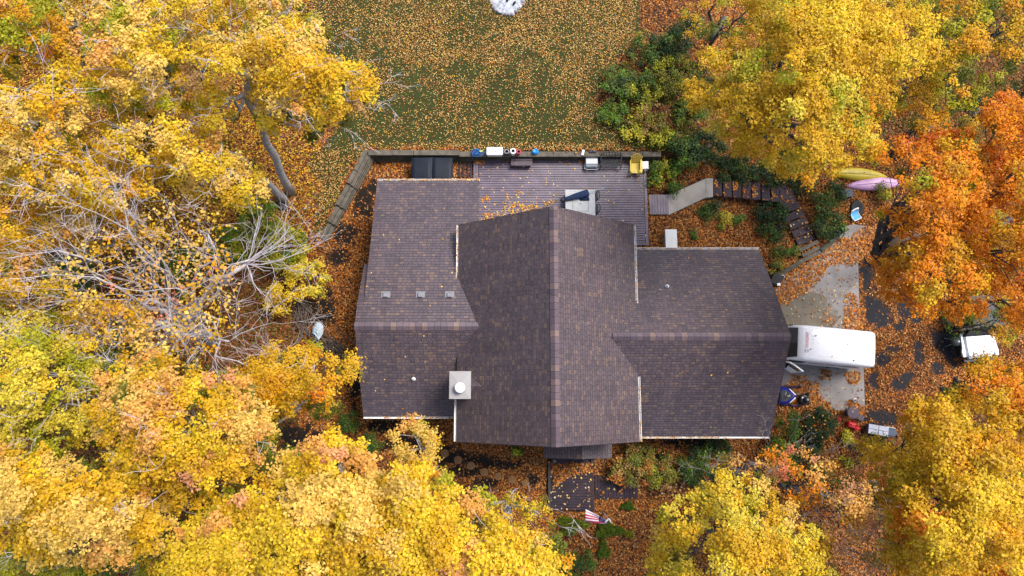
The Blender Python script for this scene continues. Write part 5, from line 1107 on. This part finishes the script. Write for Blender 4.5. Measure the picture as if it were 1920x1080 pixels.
tree("pale orange tree with sparse leaves round the bare branches at the left edge", [(-60, 560), (60, 470), (180, 560), (290, 600), (260, 660), (210, 640), (100, 600), (60, 590)], 11, 2.5, dict(peach=4, gold=3, cream=3), U1, None, .62, .165, twig=36, seed=17)
tree("yellow green maple at the left edge below the bare branches", [(-60, 590), (100, 590), (180, 660), (185, 790), (120, 850), (-60, 840)], 12.5, 2.5, dict(chart=4, lemon=4, yellow=4), UG, None, 1.0, .165, twig=22, seed=18)
tree("broad pale orange maple in the lower left wood", [(190, 700), (280, 660), (400, 700), (480, 720), (510, 790), (490, 860), (430, 940), (330, 955), (220, 900), (170, 800)], 15, 3.2, dict(cream=5, peach=3, gold=4, pink=.7, yellow=4, chart=1), U1, None, 1.05, .17, twig=10, seed=19)
tree("amber maple nearest the house's left wing", [(400, 720), (500, 670), (575, 655), (660, 668), (672, 692), (640, 730), (640, 762), (580, 760), (510, 790), (500, 860), (460, 880), (410, 850)], 11.5, 3, dict(amber=4, gold=4, orange=1.5, chart=1.5, cream=1), UG, None, 1.1, .15, twig=4, seed=20)
tree("peach coloured maple in the lower left corner", [(-60, 840), (120, 855), (220, 890), (330, 955), (310, 1030), (200, 1060), (60, 1050), (-60, 1000)], 15, 3, dict(peach=3, cream=5, gold=5, yellow=2, chart=.8), UG, None, 1.0, .17, twig=8, seed=22)
tree("green leaved tree under the peach maple at the bottom left corner", [(-40, 1000), (100, 1040), (300, 1010), (420, 960), (380, 1120), (-40, 1130)], 8, 2, dict(green=2, brightgreen=2, chart=3, moss=2), UG, None, .9, .14, seed=23)
tree("big cream and pink maple along the bottom edge below the house", [(520, 862), (560, 840), (640, 822), (690, 850), (745, 835), (790, 850), (815, 880), (860, 920), (905, 960), (985, 1010), (1040, 1040), (1055, 1140), (290, 1140), (330, 1000), (430, 935), (490, 905)], 16, 3.5, dict(cream=6, gold=4, yellow=7, peach=2.5, pink=1.2, lemon=1.5), U1, None, 1.15, .17, seed=24, trunk_r=.28)
tree("slender peach maple spur reaching the left wing's lower eave", [(742, 800), (768, 785), (800, 795), (815, 830), (800, 870), (830, 900), (790, 950), (740, 900), (750, 850), (732, 825)], 9.5, 2, dict(peach=4, cream=2, orange=2, gold=3), U1, None, 1.0, .14, seed=25, rad=.5, space=20)
tree("small yellow maple with thin leaves below the stepping stones", [(840, 960), (890, 945), (930, 960), (960, 930), (1000, 938), (1030, 950), (1040, 985), (1000, 1010), (950, 1000), (900, 1000)], 7, 1.5, dict(yellow=4, gold=4, cream=2, coral=1), U1, None, .8, .13, seed=26, rad=.45, space=20, twig=12)
tree("clear yellow maple along the bottom edge right of the flag", [(1232, 965), (1262, 940), (1305, 930), (1345, 890), (1400, 890), (1440, 920), (1500, 975), (1550, 1020), (1570, 1140), (1220, 1140)], 12.5, 3, dict(yellow=5, lemon=3, gold=3, cream=2), U1, None, 1.05, .155, seed=27, twig=10, limb_r=.5)
tree("thin coral leaved tree with bare twigs beyond the bottom right path", [(1330, 890), (1390, 855), (1480, 840), (1560, 850), (1650, 890), (1670, 960), (1620, 1020), (1640, 1120), (1560, 1070), (1510, 960), (1400, 890)], 10, 2.5, dict(coral=4, orange=3, peach=4, pink=4, amber=2), dict(amber=2, moss=2, olive=1), None, .68, .15, twig=34, seed=28, twig_len=1.2, rad=.5, limb_r=.4)
tree("large golden maple filling the lower right corner", [(1700, 775), (1718, 735), (1740, 760), (1790, 740), (1830, 760), (1980, 760), (1980, 1140), (1700, 1140), (1665, 1040), (1650, 950), (1660, 890), (1640, 850), (1700, 835)], 12.5, 3.5, dict(amber=5, gold=7, yellow=3, orange=1.2, peach=1, cream=1), dict(chart=1, amber=1, gold=3, yellow=2), None, 1.15, .165, seed=29, trunk_r=.28)
tree("orange gold maple at the right edge under the white car", [(1790, 730), (1800, 700), (1850, 675), (1900, 690), (1980, 660), (1980, 780), (1850, 770)], 11, 2.5, dict(amber=4, orange=3, gold=3), U1, None, 1.0, .15, seed=30)
tree("low yellow maple by the grey trailer", [(1610, 830), (1680, 815), (1720, 800), (1740, 850), (1690, 880), (1620, 870)], 6, 1.5, dict(yellow=3, gold=4, chart=2), UG, None, .95, .13, seed=31, rad=.5, space=20)
tree("broad orange maple over the driveway's right side", [(1655, 475), (1690, 440), (1650, 405), (1672, 330), (1645, 285), (1740, 265), (1800, 240), (1850, 260), (1880, 350), (1860, 470), (1880, 560), (1800, 590), (1720, 580), (1660, 548)], 14, 3, dict(amber=4, orange=7, gold=.8, chart=.4, rust=2), dict(olive=1, chart=2, orange=2, rust=1), None, 1.08, .15, seed=32, trunk_r=.26, holes=((1872, 410, 22), (1770, 500, 16)))
tree("red orange maple at the picture's right edge", [(1850, 190), (1990, 170), (1990, 650), (1910, 620), (1880, 540), (1860, 450), (1880, 350), (1850, 270)], 14.5, 3, dict(rust=2, orange=6, amber=3), dict(orange=2, olive=1, rust=1), None, 1.1, .15, seed=33, holes=((1872, 410, 22),))
tree("huge bright yellow maple right of the lawn", [(1298, 190), (1318, 110), (1400, 62), (1430, -50), (1660, -50), (1740, 20), (1790, 100), (1740, 180), (1690, 170), (1640, 230), (1648, 280), (1600, 305), (1572, 322), (1530, 345), (1480, 318), (1420, 312), (1385, 268), (1345, 248), (1330, 215)], 14.5, 4, dict(yellow=6, gold=6, lemon=2, chart=.8, amber=1.5), dict(chart=3, gold=3, moss=1), None, 1.2, .15, seed=34, trunk_r=.3, holes=((1355, 168, 9),))
tree("olive orange maple between the yellow and orange crowns", [(1680, 215), (1720, 185), (1800, 215), (1830, 250), (1760, 275), (1700, 250)], 9.5, 2, dict(olive=3, amber=3, orange=2, chart=2), UG, None, .9, .13, seed=35, rad=.5, space=21)
tree("green and gold maple in the upper right corner", [(1650, -50), (1990, -50), (1990, 60), (1905, 130), (1860, 150), (1820, 195), (1760, 200), (1740, 130), (1760, 40)], 12, 3, dict(gold=4, amber=2, chart=4, moss=2), dict(moss=3, green=2), None, 1.0, .145, seed=36)
tree("dark green tree at the right edge above the orange crown", [(1730, 150), (1820, 190), (1990, 120), (1990, 200), (1850, 210), (1790, 215)], 7, 1.5, dict(green=4, dkgreen=3, moss=2), dict(dkgreen=1), None, .95, .12, seed=37)
tree("green and yellow young tree at the top edge beside the yellow maple", [(1310, -40), (1440, -40), (1420, 50), (1390, 75), (1330, 60)], 8, 2, dict(green=3, moss=3, chart=2, gold=1), UG, None, .9, .13, seed=38, rad=.5, space=20)
tree("slim gold sapling at the top edge right of the lawn", [(1275, 30), (1310, -20), (1330, 10), (1310, 60), (1285, 65)], 5, 1, dict(gold=3, amber=2, yellow=1), UG, None, .6, .12, seed=39, rad=.45, space=18, trunk_r=.08)
tree("small olive yellow tree leaning over the white car", [(1860, 570), (1905, 560), (1912, 610), (1895, 640), (1862, 634), (1850, 600)], 7, 1.5, dict(chart=4, amber=3, olive=2), UG, None, 1.0, .13, seed=40, rad=.45, space=18, trunk_r=.1)
tree("dark green young tree hiding the white car's cab", [(1765, 600), (1800, 575), (1850, 560), (1870, 590), (1850, 622), (1820, 618), (1780, 622)], 5, 1.2, dict(green=4, moss=2, dkgreen=2), dict(dkgreen=1), None, .85, .11, seed=41, rad=.42, space=15, trunk_r=.06, limb_r=.3, bark="barkdk")
# ------------------------------------------------------------------ shrubs
def shrub(lbl, px, py, r, h, pal, size=.085, dens=1.0, seed=1, name="shrub", sy=1.0, group=None, stems=6, thin=.8):
    p = PG(px, py); rr = random.Random(seed * 7 + int(px)); R_ = r / F * (H - p.z) * (1.25 if px > 1100 and py < 335 else 1.08); t = thing(name, lbl, "shrub", p, 0, group)
    n = max(5, int(9 * R_ * R_ / .5)); n = min(n, 42); an = RNG.random(n) * 6.283; rad_ = np.sqrt(RNG.random(n)) * R_ * .8
    z = h * (1 - .55 * (rad_ / R_) ** 2) * RNG.uniform(.6, 1.0, n); B = np.stack([rad_ * np.cos(an), rad_ * np.sin(an) * sy, z, RNG.uniform(.22, .42, n) * min(1, R_ / .7 + .3)], 1)
    pos, nr, sz, col = blob_leaves(B, 900 * dens, size, pick(pal, n) * RNG.uniform(.8, 1.15, (n, 1)), jit=.22)
    leaf_mesh("foliage", pos, nr, sz, col, SHRUBLEAF, t, aspect=thin); mb = MB()
    for k in range(stems): q = Vector(B[k % n, :3]); mb.tube(wob((0, 0, -.1), q, 3, .06, rr), [.025, .02, .014, .008], 5)
    mb.build("stems", M["barkdk"], t); return t
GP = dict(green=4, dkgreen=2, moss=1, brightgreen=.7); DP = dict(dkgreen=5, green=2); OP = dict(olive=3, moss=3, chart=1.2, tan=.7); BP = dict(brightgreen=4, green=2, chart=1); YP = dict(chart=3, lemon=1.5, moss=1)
SH = [("dark green shrub at the lawn's right edge, farthest up", 1205, 105, 30, 1.2, GP), ("spreading green shrub bordering the lawn below the topmost one", 1160, 165, 36, 1.0, GP), ("bright green low shrub where the lawn meets the bed", 1148, 212, 26, .7, BP), ("mixed green shrub in the middle of the upper bed", 1205, 170, 32, 1.1, dict(green=3, chart=1, moss=2)),
      ("dark shrub under the bare gap above the bed", 1262, 95, 30, 1.3, DP), ("olive shrub in the upper bed beside the yellow crown", 1255, 150, 38, 1.4, OP), ("olive brown shrub above the yellow leaved one", 1215, 225, 34, 1.0, dict(olive=3, tan=1, chart=1, litterdk=1)), ("pale yellow leaved shrub by the wall's right end", 1185, 255, 22, .6, dict(lemon=2, chart=3, olive=1)),
      ("green shrub touching the yellow maple's left side", 1290, 215, 32, 1.3, dict(moss=3, green=3)), ("dark green shrub in the yellow maple's lower shade", 1320, 285, 36, 1.2, DP), ("darkest shrub below the yellow maple's leading lobe", 1395, 322, 32, 1.0, DP), ("leafy green shrub above the concrete path", 1285, 290, 30, .9, GP),
      ("fresh green shrub just right of the wall end", 1245, 268, 24, .8, dict(green=3, chart=2)), ("round green shrub beside the yellow garden chair", 1232, 315, 17, .7, BP), ("small bright shrub between deck corner and path", 1226, 347, 14, .6, BP), ("bushy green shrub right of the round one by the chair", 1262, 325, 18, .6, BP), ("low green shrub at the path's upper edge", 1262, 352, 15, .5, dict(brightgreen=3, chart=2, green=2)),
      ("dark shrub above the garden stairs' top", 1365, 322, 26, .8, DP), ("shaded shrub above the middle of the garden stairs", 1440, 332, 26, .9, DP), ("shaded shrub at the stairs' bend", 1500, 345, 28, .9, DP), ("green shrub right of the lower stairs", 1540, 385, 28, .9, GP), ("wide green shrub above the upper concrete slab", 1550, 425, 28, .8, GP), ("dark green shrub hugging the lower stairs' right side", 1528, 432, 20, .7, DP),
      ("dark ground shrub inside the stairs' bend", 1440, 395, 34, .7, dict(dkgreen=4, green=3)), ("dark shrub at the foot of the stairs' left side", 1445, 430, 26, .6, dict(dkgreen=4, green=3)), ("green shrub below the concrete path", 1330, 392, 24, .6, GP), ("yellow green shrub in the bed below the path", 1350, 415, 18, .5, YP), ("small bright green tuft in the middle of the bed", 1382, 412, 13, .5, BP), ("tiny green shrub right of the white box", 1300, 440, 8, .3, BP),
      ("pale variegated shrub at the garage corner", 1468, 472, 22, .6, dict(green=2, moss=2, pale=1.2)), ("low variegated shrub above the mossy timber", 1448, 500, 16, .4, dict(olive=2, green=2, pale=.8)),
      ("large olive brown shrub right of the front porch", 1185, 868, 42, 1.5, dict(olive=4, tan=1.2, moss=2, litter=1)), ("olive shrub under the main roof's lower right corner", 1158, 882, 26, 1.1, dict(olive=3, litter=2, tan=1)), ("olive green shrub spreading right of the porch shrub", 1235, 878, 34, 1.3, OP), ("deep green shrub below the garage wing eave", 1300, 872, 36, 1.2, GP), ("green shrub beneath the right wing's lower eave", 1340, 845, 26, 1.2, dict(dkgreen=2, green=3)),
      ("feathery evergreen at the right wing's lower corner", 1465, 795, 24, 2.4, dict(green=5, brightgreen=2)), ("second feathery evergreen below the right wing's corner", 1455, 838, 28, 2.0, dict(green=5, brightgreen=1.5)), ("dark round clipped bush below the snowmobile", 1520, 802, 38, 1.6, dict(dkgreen=1), .07, 1.9), ("dark ragged bush below the round clipped one", 1500, 842, 30, 1.2, DP),
      ("bright yellow green bush below the red fuel cans", 1590, 820, 15, .6, YP), ("tiny yellow green plant farther below the fuel cans", 1583, 862, 8, .4, YP), ("feathery green shrub at the left wing's lower corner", 662, 790, 24, 1.1, dict(green=4, brightgreen=1)), ("green shrub below the left wing's lower eave", 700, 826, 22, 1.0, dict(green=5, dkgreen=1)), 
      ("chartreuse undergrowth below the spreading bare branches", 500, 428, 50, 2.4, dict(chart=4, brightgreen=2, moss=1)), ("chartreuse undergrowth shrub nearer the slanting wall", 548, 468, 50, 2.4, dict(chart=4, brightgreen=1, lemon=1)), ("bright yellow shrub between bare tree and brush pile", 586, 528, 42, 2.2, dict(lemon=3, yellow=3, chart=1)), ("yellow shrub left of the brush pile", 540, 560, 36, 1.8, dict(yellow=3, gold=3)),
      ("chartreuse bush left of the spreading bare branch fan", 452, 470, 46, 2.0, dict(chart=4, brightgreen=2, moss=2)), ("dark green undergrowth among the left wood's gaps", 150, 520, 56, 1.6, dict(green=4, moss=2)), ("green undergrowth below the bare tree's lower limb", 250, 680, 60, 1.8, dict(moss=3, chart=2, green=2)), ("green undergrowth under the bare tree's crown", 350, 520, 56, 1.5, dict(green=3, moss=2, chart=1)), ("green shrub at the bottom edge left of the big cream maple", 320, 1000, 46, 3, dict(green=3, chart=3)),
      ("dense dark green bush at the bottom edge below the flag", 1084, 1052, 30, 1.2, dict(green=6, brightgreen=1)), ("dark shrub in the shade between yellow and orange crowns", 1560, 365, 20, .8, DP), ("small olive bush between pink kayak and orange maple", 1652, 365, 16, .8, dict(olive=2, chart=2, moss=2)), ("dark shrub at the top edge under the green young tree", 1290, 60, 26, 1.0, DP),
      ("tiny green seedling at the house's lower wall", 968, 848, 9, .4, BP), ("small green plant left of the stepping stones", 815, 903, 8, .4, BP), ("lone small green plant below the stepping stones", 884, 922, 9, .4, GP), ("small green plant left of the porch deck's lower end", 962, 938, 9, .4, GP)]
for k, s in enumerate(SH): shrub(*s, seed=k, stems=8 if s[3] > 26 else 4)
def tuft(lbl, px, py, rx, ry, pal, seed, h=.32):
    p = PG(px, py); sc = (H - p.z) / F; n = int(rx * ry * 9); a_ = RNG.random(n) * 6.283; r_ = np.sqrt(RNG.random(n)) * (.75 + .25 * np.sin(3 * a_ + seed)); x = rx * sc * r_ * np.cos(a_); y = ry * sc * r_ * np.sin(a_)
    pos = np.stack([x, y, RNG.uniform(.05, h, n)], 1); nr = RNG.normal(size=(n, 3)); nr[:, 2] += .5; t = thing("grass_tuft", lbl, "grass tuft", p)
    leaf_mesh("blades", pos, nr, RNG.uniform(.12, .26, n), pick(pal, n) * RNG.uniform(.7, 1.3, (n, 1)), SHRUBLEAF, t, aspect=.16)
tuft("wide grass tuft left of the flag below the porch deck", 1072, 984, 32, 18, dict(moss=3, chart=1.5, brightgreen=2), 1); tuft("grass tuft under and right of the flag", 1140, 992, 30, 16, dict(moss=3, brightgreen=2), 2); tuft("narrow grass tuft lower right of the flag", 1131, 1030, 12, 18, dict(brightgreen=2, moss=2), 3)
tuft("slanting grass tuft right of the porch deck", 1176, 948, 13, 8, dict(brightgreen=2, green=2), 4); tuft("thin grass patch on the slope right of the green bush", 1180, 1000, 10, 8, dict(chart=2, olive=2), 5)
tuft("tall grass tuft beside the left leaning trunks", 470, 250 + 150, 20, 14, dict(moss=2, chart=2), 6); tuft("arching straw coloured grass clump left of the eave shrubs", 645, 835, 26, 16, dict(straw=2, moss=2, green=2), 7, .7); tuft("dry brown grass clump below the stepping stones", 900, 975, 22, 20, dict(tan=2, brown=2, straw=1), 8, .5)

# ------------------------------------------------------------------ fallen leaves (uncountable: one object each)
LP, LS, LC = [], [], []
LIT = dict(litter=5, litterdk=5, litterlt=1.8, orange=.8, rust=1.2, brown=3, tan=1.3)
LAWNL = dict(straw=3, tan=4, litterlt=3.5, gold=1.2, litter=4, cream=1, brown=2, litterdk=2)
def put(pts, size, pal):
    if len(pts): LP.append(pts); LS.append(size * RNG.uniform(.65, 1.35, len(pts))); LC.append(pick(pal, len(pts)) * RNG.uniform(.75, 1.2, (len(pts), 1)))
n = 720000; X = RNG.uniform(-33, 33, n); Y = RNG.uniform(-12.5, 27, n); Zt = terrain(X, Y)
px, py, lw, aspm, bare_, soil_ = masks(X, Y, Zt)
vis = (px > -30) & (px < 1950) & (py > -30) & (py < 1110)
house_in = ((X > MX0) & (X < MX1) & (Y > MY0) & (Y < MY1)) | ((X > LXN) & (X < 0) & (Y > LY0) & (Y < LY1)) | ((X > 0) & (X < RX1) & (Y > RY0) & (Y < RY1))
on_deck = (X > DX0 - .1) & (X < DX1 + .05) & (Y > DY0) & (Y < DY1 + .1)
apr = pip(px, py, apron); pth = pip(px, py, [(1216, 363), (1325, 332), (1480, 338), (1500, 360), (1535, 455), (1500, 470), (1462, 392), (1322, 373), (1254, 405), (1216, 405)])
pdk = pip(px, py, [(1026, 860), (1115, 860), (1115, 892), (1430, 870), (1430, 918), (1115, 937), (1115, 960), (1026, 960)])
topbed = pip(px, py, [(1195, -20), (1330, -20), (1340, 300), (1240, 290), (1180, 270), (1120, 210), (1125, 160), (1190, 80)])
dl = vnoise(px, py, 34, 41) * .6 + vnoise(px, py, 11, 42) * .4; rightside = sstep(px, 900, 1180)
dens = np.where(lw > .5, (.28 + .66 * sstep(dl, .34, .70)) * (1 + .9 * rightside * sstep(-py, -230, -40)), .95)
dens = np.where((lw > .5) & (py > 225), dens * np.where(py > 268, 2.0, .75), dens)
dens = dens * (1 - .97 * np.clip(bare_ * aspm * 1.15, 0, 1)) * (1 - .9 * soil_)
dens = dens * np.where(lw > .5, 1.25 * (.6 + .4 * sstep(px, 600, 760)) * (1 + .35 * sstep(-py, -150, 0)) * np.where((py > 120) & (py < 265), .68, 1), 1)
dens = np.where(topbed, .3, dens)
keep = vis & ~house_in & ~on_deck & ~apr & ~pth & ~pdk & (RNG.random(n) < dens)
pts = np.stack([X, Y, Zt + RNG.uniform(.01, .07, n)], 1); pts[:, 2] = np.where((X > 13.5) & (aspm > .5), -1.30 + RNG.uniform(0, .06, n), pts[:, 2])
m = keep & (lw > .5); put(pts[m], .066, LAWNL); wood = (px < 600 + 40 * (vnoise(px, py, 30, 61) - .5)) & (py < 470); deep = ((px < 560) & (py > 400)) | ((px > 1640) & ((py < 300) | (py > 760))) | ((py > 1000) & (px < 1000)); m = keep & (lw <= .5) & (aspm < .5) & ~wood & ~deep; put(pts[m], .098, LIT); m = keep & (aspm < .5) & deep & (RNG.random(n) < .5); put(pts[m], .11, dict(litterdk=5, brown=4, litter=1, moss=1.5, green=1)); m = keep & (lw <= .5) & wood; put(pts[m], .1, dict(amber=3, gold=2, litter=4, litterdk=4, tan=2, moss=1, brown=2, chart=.6)); m = keep & (lw <= .5) & (aspm >= .5); put(pts[m], .095, dict(litter=4, litterdk=6, litterlt=1.5, brown=5, tan=1, rust=1))  # deep: browner damp floor, darkened to stand in for shade between crowns
gk = vis & topbed & (RNG.random(n) < .75 * sstep(vnoise(px, py, 26, 51) * .6 + vnoise(px, py, 60, 52) * .4, .3, .55)) & (pip(px, py, [(1195, 90), (1260, 60), (1345, 150), (1345, 300), (1230, 285), (1170, 270), (1115, 215), (1120, 155)]))
gp_ = np.stack([X, Y, Zt + RNG.uniform(.05, .4, n)], 1)[gk]; gn = RNG.normal(size=(len(gp_), 3)) * .5; gn[:, 2] += 1
gc = kind(leaf_mesh("ground_cover", gp_, gn, RNG.uniform(.08, .15, len(gp_)), pick(dict(green=4, moss=3, dkgreen=2, olive=2, chart=.6), len(gp_)) * RNG.uniform(.7, 1.25, (len(gp_), 1)), SHRUBLEAF), "stuff"); gc["label"] = "green ground cover filling the bed right of the lawn"
def strew(poly, z, dens_, size=.12, pal=LIT, thick=.03, fn=None, edge=0):
    xs = [p[0] for p in poly]; ys = [p[1] for p in poly]; A = (max(xs) - min(xs)) * (max(ys) - min(ys)) * (36.5 / F) ** 2; k = int(A * dens_)
    qx, qy = RNG.uniform(min(xs), max(xs), k), RNG.uniform(min(ys), max(ys), k)
    jx = qx + (vnoise(qx, qy, 9, 71) - .5) * edge; jy = qy + (vnoise(qx, qy, 9, 72) - .5) * edge
    m = pip(jx, jy, poly); qx, qy = qx[m], qy[m]
    if fn is not None: mm_ = RNG.random(len(qx)) < fn(qx, qy); qx, qy = qx[mm_], qy[mm_]
    zz = z + RNG.uniform(.004, thick, len(qx)); put(P(qx, qy, zz), size, pal)
DZL = DZ + .035
strew([(1440, 535), (1470, 520), (1540, 476), (1566, 448), (1620, 440), (1640, 425), (1660, 440), (1640, 500), (1612, 480), (1606, 495), (1592, 500), (1580, 492), (1556, 497), (1548, 520), (1520, 545), (1490, 562), (1466, 574), (1450, 565)], DZL, 330, edge=12)
strew([(1570, 450), (1600, 445), (1603, 432), (1640, 425), (1640, 445), (1600, 475)], DZL, 260, edge=16)
strew([(1584, 556), (1596, 548), (1606, 552), (1612, 575), (1622, 580), (1622, 640), (1580, 620), (1580, 580)], DZL, 330, edge=8)
for (x, y, r, d) in ((1548, 702, 11, 330), (1600, 706, 16, 300), (1500, 716, 20, 190), (1515, 730, 20, 300), (1480, 735, 24, 260), (1555, 598, 14, 60), (1545, 585, 10, 45), (1525, 755, 20, 280), (1605, 768, 16, 280), (1618, 770, 12, 280), (1592, 757, 8, 250), (1545, 762, 16, 200)):
    strew([(x + r * math.cos(a_), y + r * .95 * math.sin(a_)) for a_ in np.linspace(0, 6.28, 9)[:-1]], DZL, d, edge=14)
strew(apron, DZL, 13, .11, dict(brown=3, litter=2, tan=1, straw=1)); strew([(1470, 560), (1570, 500), (1610, 560), (1600, 610), (1480, 612)], DZL, 6, .09, dict(straw=2, cream=1, brown=2))
# on the decks, stairs and path
DL = dict(straw=2, cream=2, litterlt=3, tan=2, litter=1, pale=2)
strew([(892, 293), (1214, 293), (1214, 460), (892, 460)], .052, 5.5, .105, DL, .02)
PD = lambda x, y: np.clip(.15 + .85 * (vnoise(x, y, 8, 81) > .45), 0, 1)
strew([(903, 392), (925, 372), (940, 350), (960, 360), (1000, 345), (1040, 366), (1045, 385), (1000, 395), (930, 412), (903, 420)], .055, 32, .115, dict(litterlt=3, gold=2, tan=3, straw=1, litter=1), .04, PD)
strew([(932, 396), (960, 378), (985, 386), (1045, 372), (1045, 388), (990, 402), (930, 414)], .06, 105, .115, dict(litterlt=3, gold=2, tan=3, litter=1.5), .07, PD)
for (x, y, r, d) in ((912, 374, 9, 130), (916, 405, 9, 150), (902, 300, 12, 170), (952, 300, 5, 190), (1004, 300, 6, 190), (1093, 301, 8, 170), (1060, 295, 20, 40), (1175, 297, 12, 90), (1210, 297, 6, 90), (898, 350, 6, 60)):
    strew([(x + r * math.cos(a_), y + r * .8 * math.sin(a_)) for a_ in np.linspace(0, 6.28, 9)[:-1]], .06, d, .12, dict(litter=3, orange=2, tan=2, litterlt=2), .06)
for i, (x, y, z) in enumerate(treads):
    xx = x + 2; strew([(xx - 10, y - 16), (xx - 1, y - 16), (xx + 1, y + 16), (xx - 9, y + 14)], z + .01, 110 + 45 * (i % 3), .11, dict(litter=3, litterlt=2, orange=2, rust=1), .04, lambda a, b: (vnoise(a, b, 7, 91) > .42) * 1.0)
strew([(1462, 345), (1495, 356), (1530, 452), (1500, 468), (1470, 390)], -.95, 9, .11, DL, .1); strew([(1458, 343), (1488, 355), (1492, 378), (1468, 390)], -.79, 70, .11, LIT, .04, lambda a, b: (vnoise(a, b, 8, 92) > .5) * 1.0)
strew([(1253, 366), (1325, 334), (1337, 334), (1337, 369), (1322, 371), (1254, 403)], -.11, 1.5, .1, DL)
strew([(1033, 866), (1106, 866), (1112, 884), (1080, 892), (1050, 906), (1034, 918)], -.22, 300, .12, LIT, .05, edge=8); strew([(1030, 866), (1112, 866), (1112, 956), (1030, 956)], -.24, 14, .11, DL)
strew([(1116, 893), (1185, 890), (1165, 926), (1120, 934)], -.4, 90, .12, LIT, .04, lambda a, b: (vnoise(a, b, 12, 93) > .5) * 1.0); strew([(1192, 900), (1218, 896), (1212, 932), (1196, 934)], -.53, 200, .12, LIT, .04, lambda a, b: (vnoise(a, b, 10, 94) > .4) * 1.0)
strew([(1116, 890), (1345, 875), (1345, 925), (1116, 937)], -.5, 22, .11, DL, .1); strew([(1268, 878), (1345, 872), (1345, 925), (1268, 928)], -.66, 120, .12, LIT, .05, lambda a, b: (vnoise(a, b, 12, 95) > .5) * 1.0)
# on the wall caps, roofs and in the gutters
strew([(1000, 280), (1235, 280), (1235, 288), (1000, 287)], WT, 18, .1, LIT)
def roofleaf(n, zf, x0, x1, y0, y1, pal=DL):
    X = RNG.uniform(x0, x1, n); Y = RNG.uniform(y0, y1, n); put(np.stack([X, Y, zf(X, Y) + .02], 1), .1, pal)
roofleaf(10, lambda x, y: LR - (y - LYR) * sn, LXN, -2.9, 4, 11, DL); roofleaf(6, lambda x, y: LE + (y - LY0) * (LR - LE) / (LYR - LY0), LXN, -3, -.8, 3); roofleaf(4, lambda x, y: RE + (RY1 - y) * (RR - RE) / (RY1 - RYR), 7, 12.8, 4, 7.4); roofleaf(5, lambda x, y: RE + (y - RY0) * (RR - RE) / (RYR - RY0), 6.6, 12.8, -1.9, 2)
def gutleaf(n, a, c, off):
    t_ = RNG.random(n); t_ = t_ ** 1.4; A_, B_ = np.array(a), np.array(c); put(A_ + (B_ - A_) * t_[:, None] + np.array(off) + RNG.normal(size=(n, 3)) * (.015, .015, .012), .085, dict(litterlt=3, cream=1, litter=2, tan=2))
gutleaf(150, (-1.75, LY1, LEN), (LXN, LY1, LEN), (0, .07, -.02)); gutleaf(45, (MX0, LY0, LE), (LX0 + 1, LY0, LE), (0, -.07, -.02)); gutleaf(110, (6.4, RY0, RE), (11, RY0, RE), (0, -.07, -.02)); gutleaf(90, (6.1, RY1, RE), (RX1, RY1, RE), (0, .07, -.02))
gutleaf(40, (MX1, MY0, ME), (MX1, .7, ME), (.07, 0, -.02)); gutleaf(50, (MX1, 4.4, ME), (MX1, MY1, ME), (.07, 0, -.02)); gutleaf(50, (MX0, 5.7, ME), (MX0, MY1, ME), (-.07, 0, -.02))
q_ = P(np.array([1530., 1560, 1590, 1612, 1575, 1520, 1601]), np.array([630., 668, 645, 660, 633, 655, 676]), 1.5); put(q_, .09, dict(brown=2, tan=1, litter=1))
# a few on the bonnet bush, table and cooler tops
strew([(1490, 775), (1550, 775), (1550, 825), (1490, 825)], .28, 9, .1, dict(litterlt=2, orange=1), .25); strew([(1592, 766), (1608, 766), (1608, 781), (1592, 781)], .07, 26, .09, dict(pale=3, cream=1), .01); strew([(918, 279), (932, 279), (932, 286), (918, 286)], WZ + .405, 60, .09, dict(litterdk=2, rust=1), .01)
pts = np.concatenate(LP); n = len(pts); nr = RNG.normal(size=(n, 3)) * .28; nr[:, 2] += 1
lit = leaf_mesh("fallen_leaves", pts, nr, np.concatenate(LS), np.concatenate(LC), LITTER, curl=.2); kind(lit, "stuff"); lit["label"] = "carpet of fallen orange, brown and straw coloured leaves"
print("leaves on ground", n, "tree leaves", sum(len(o.data.polygons) for o in COL.objects if o.type == 'MESH' and o.name.startswith("crown")))
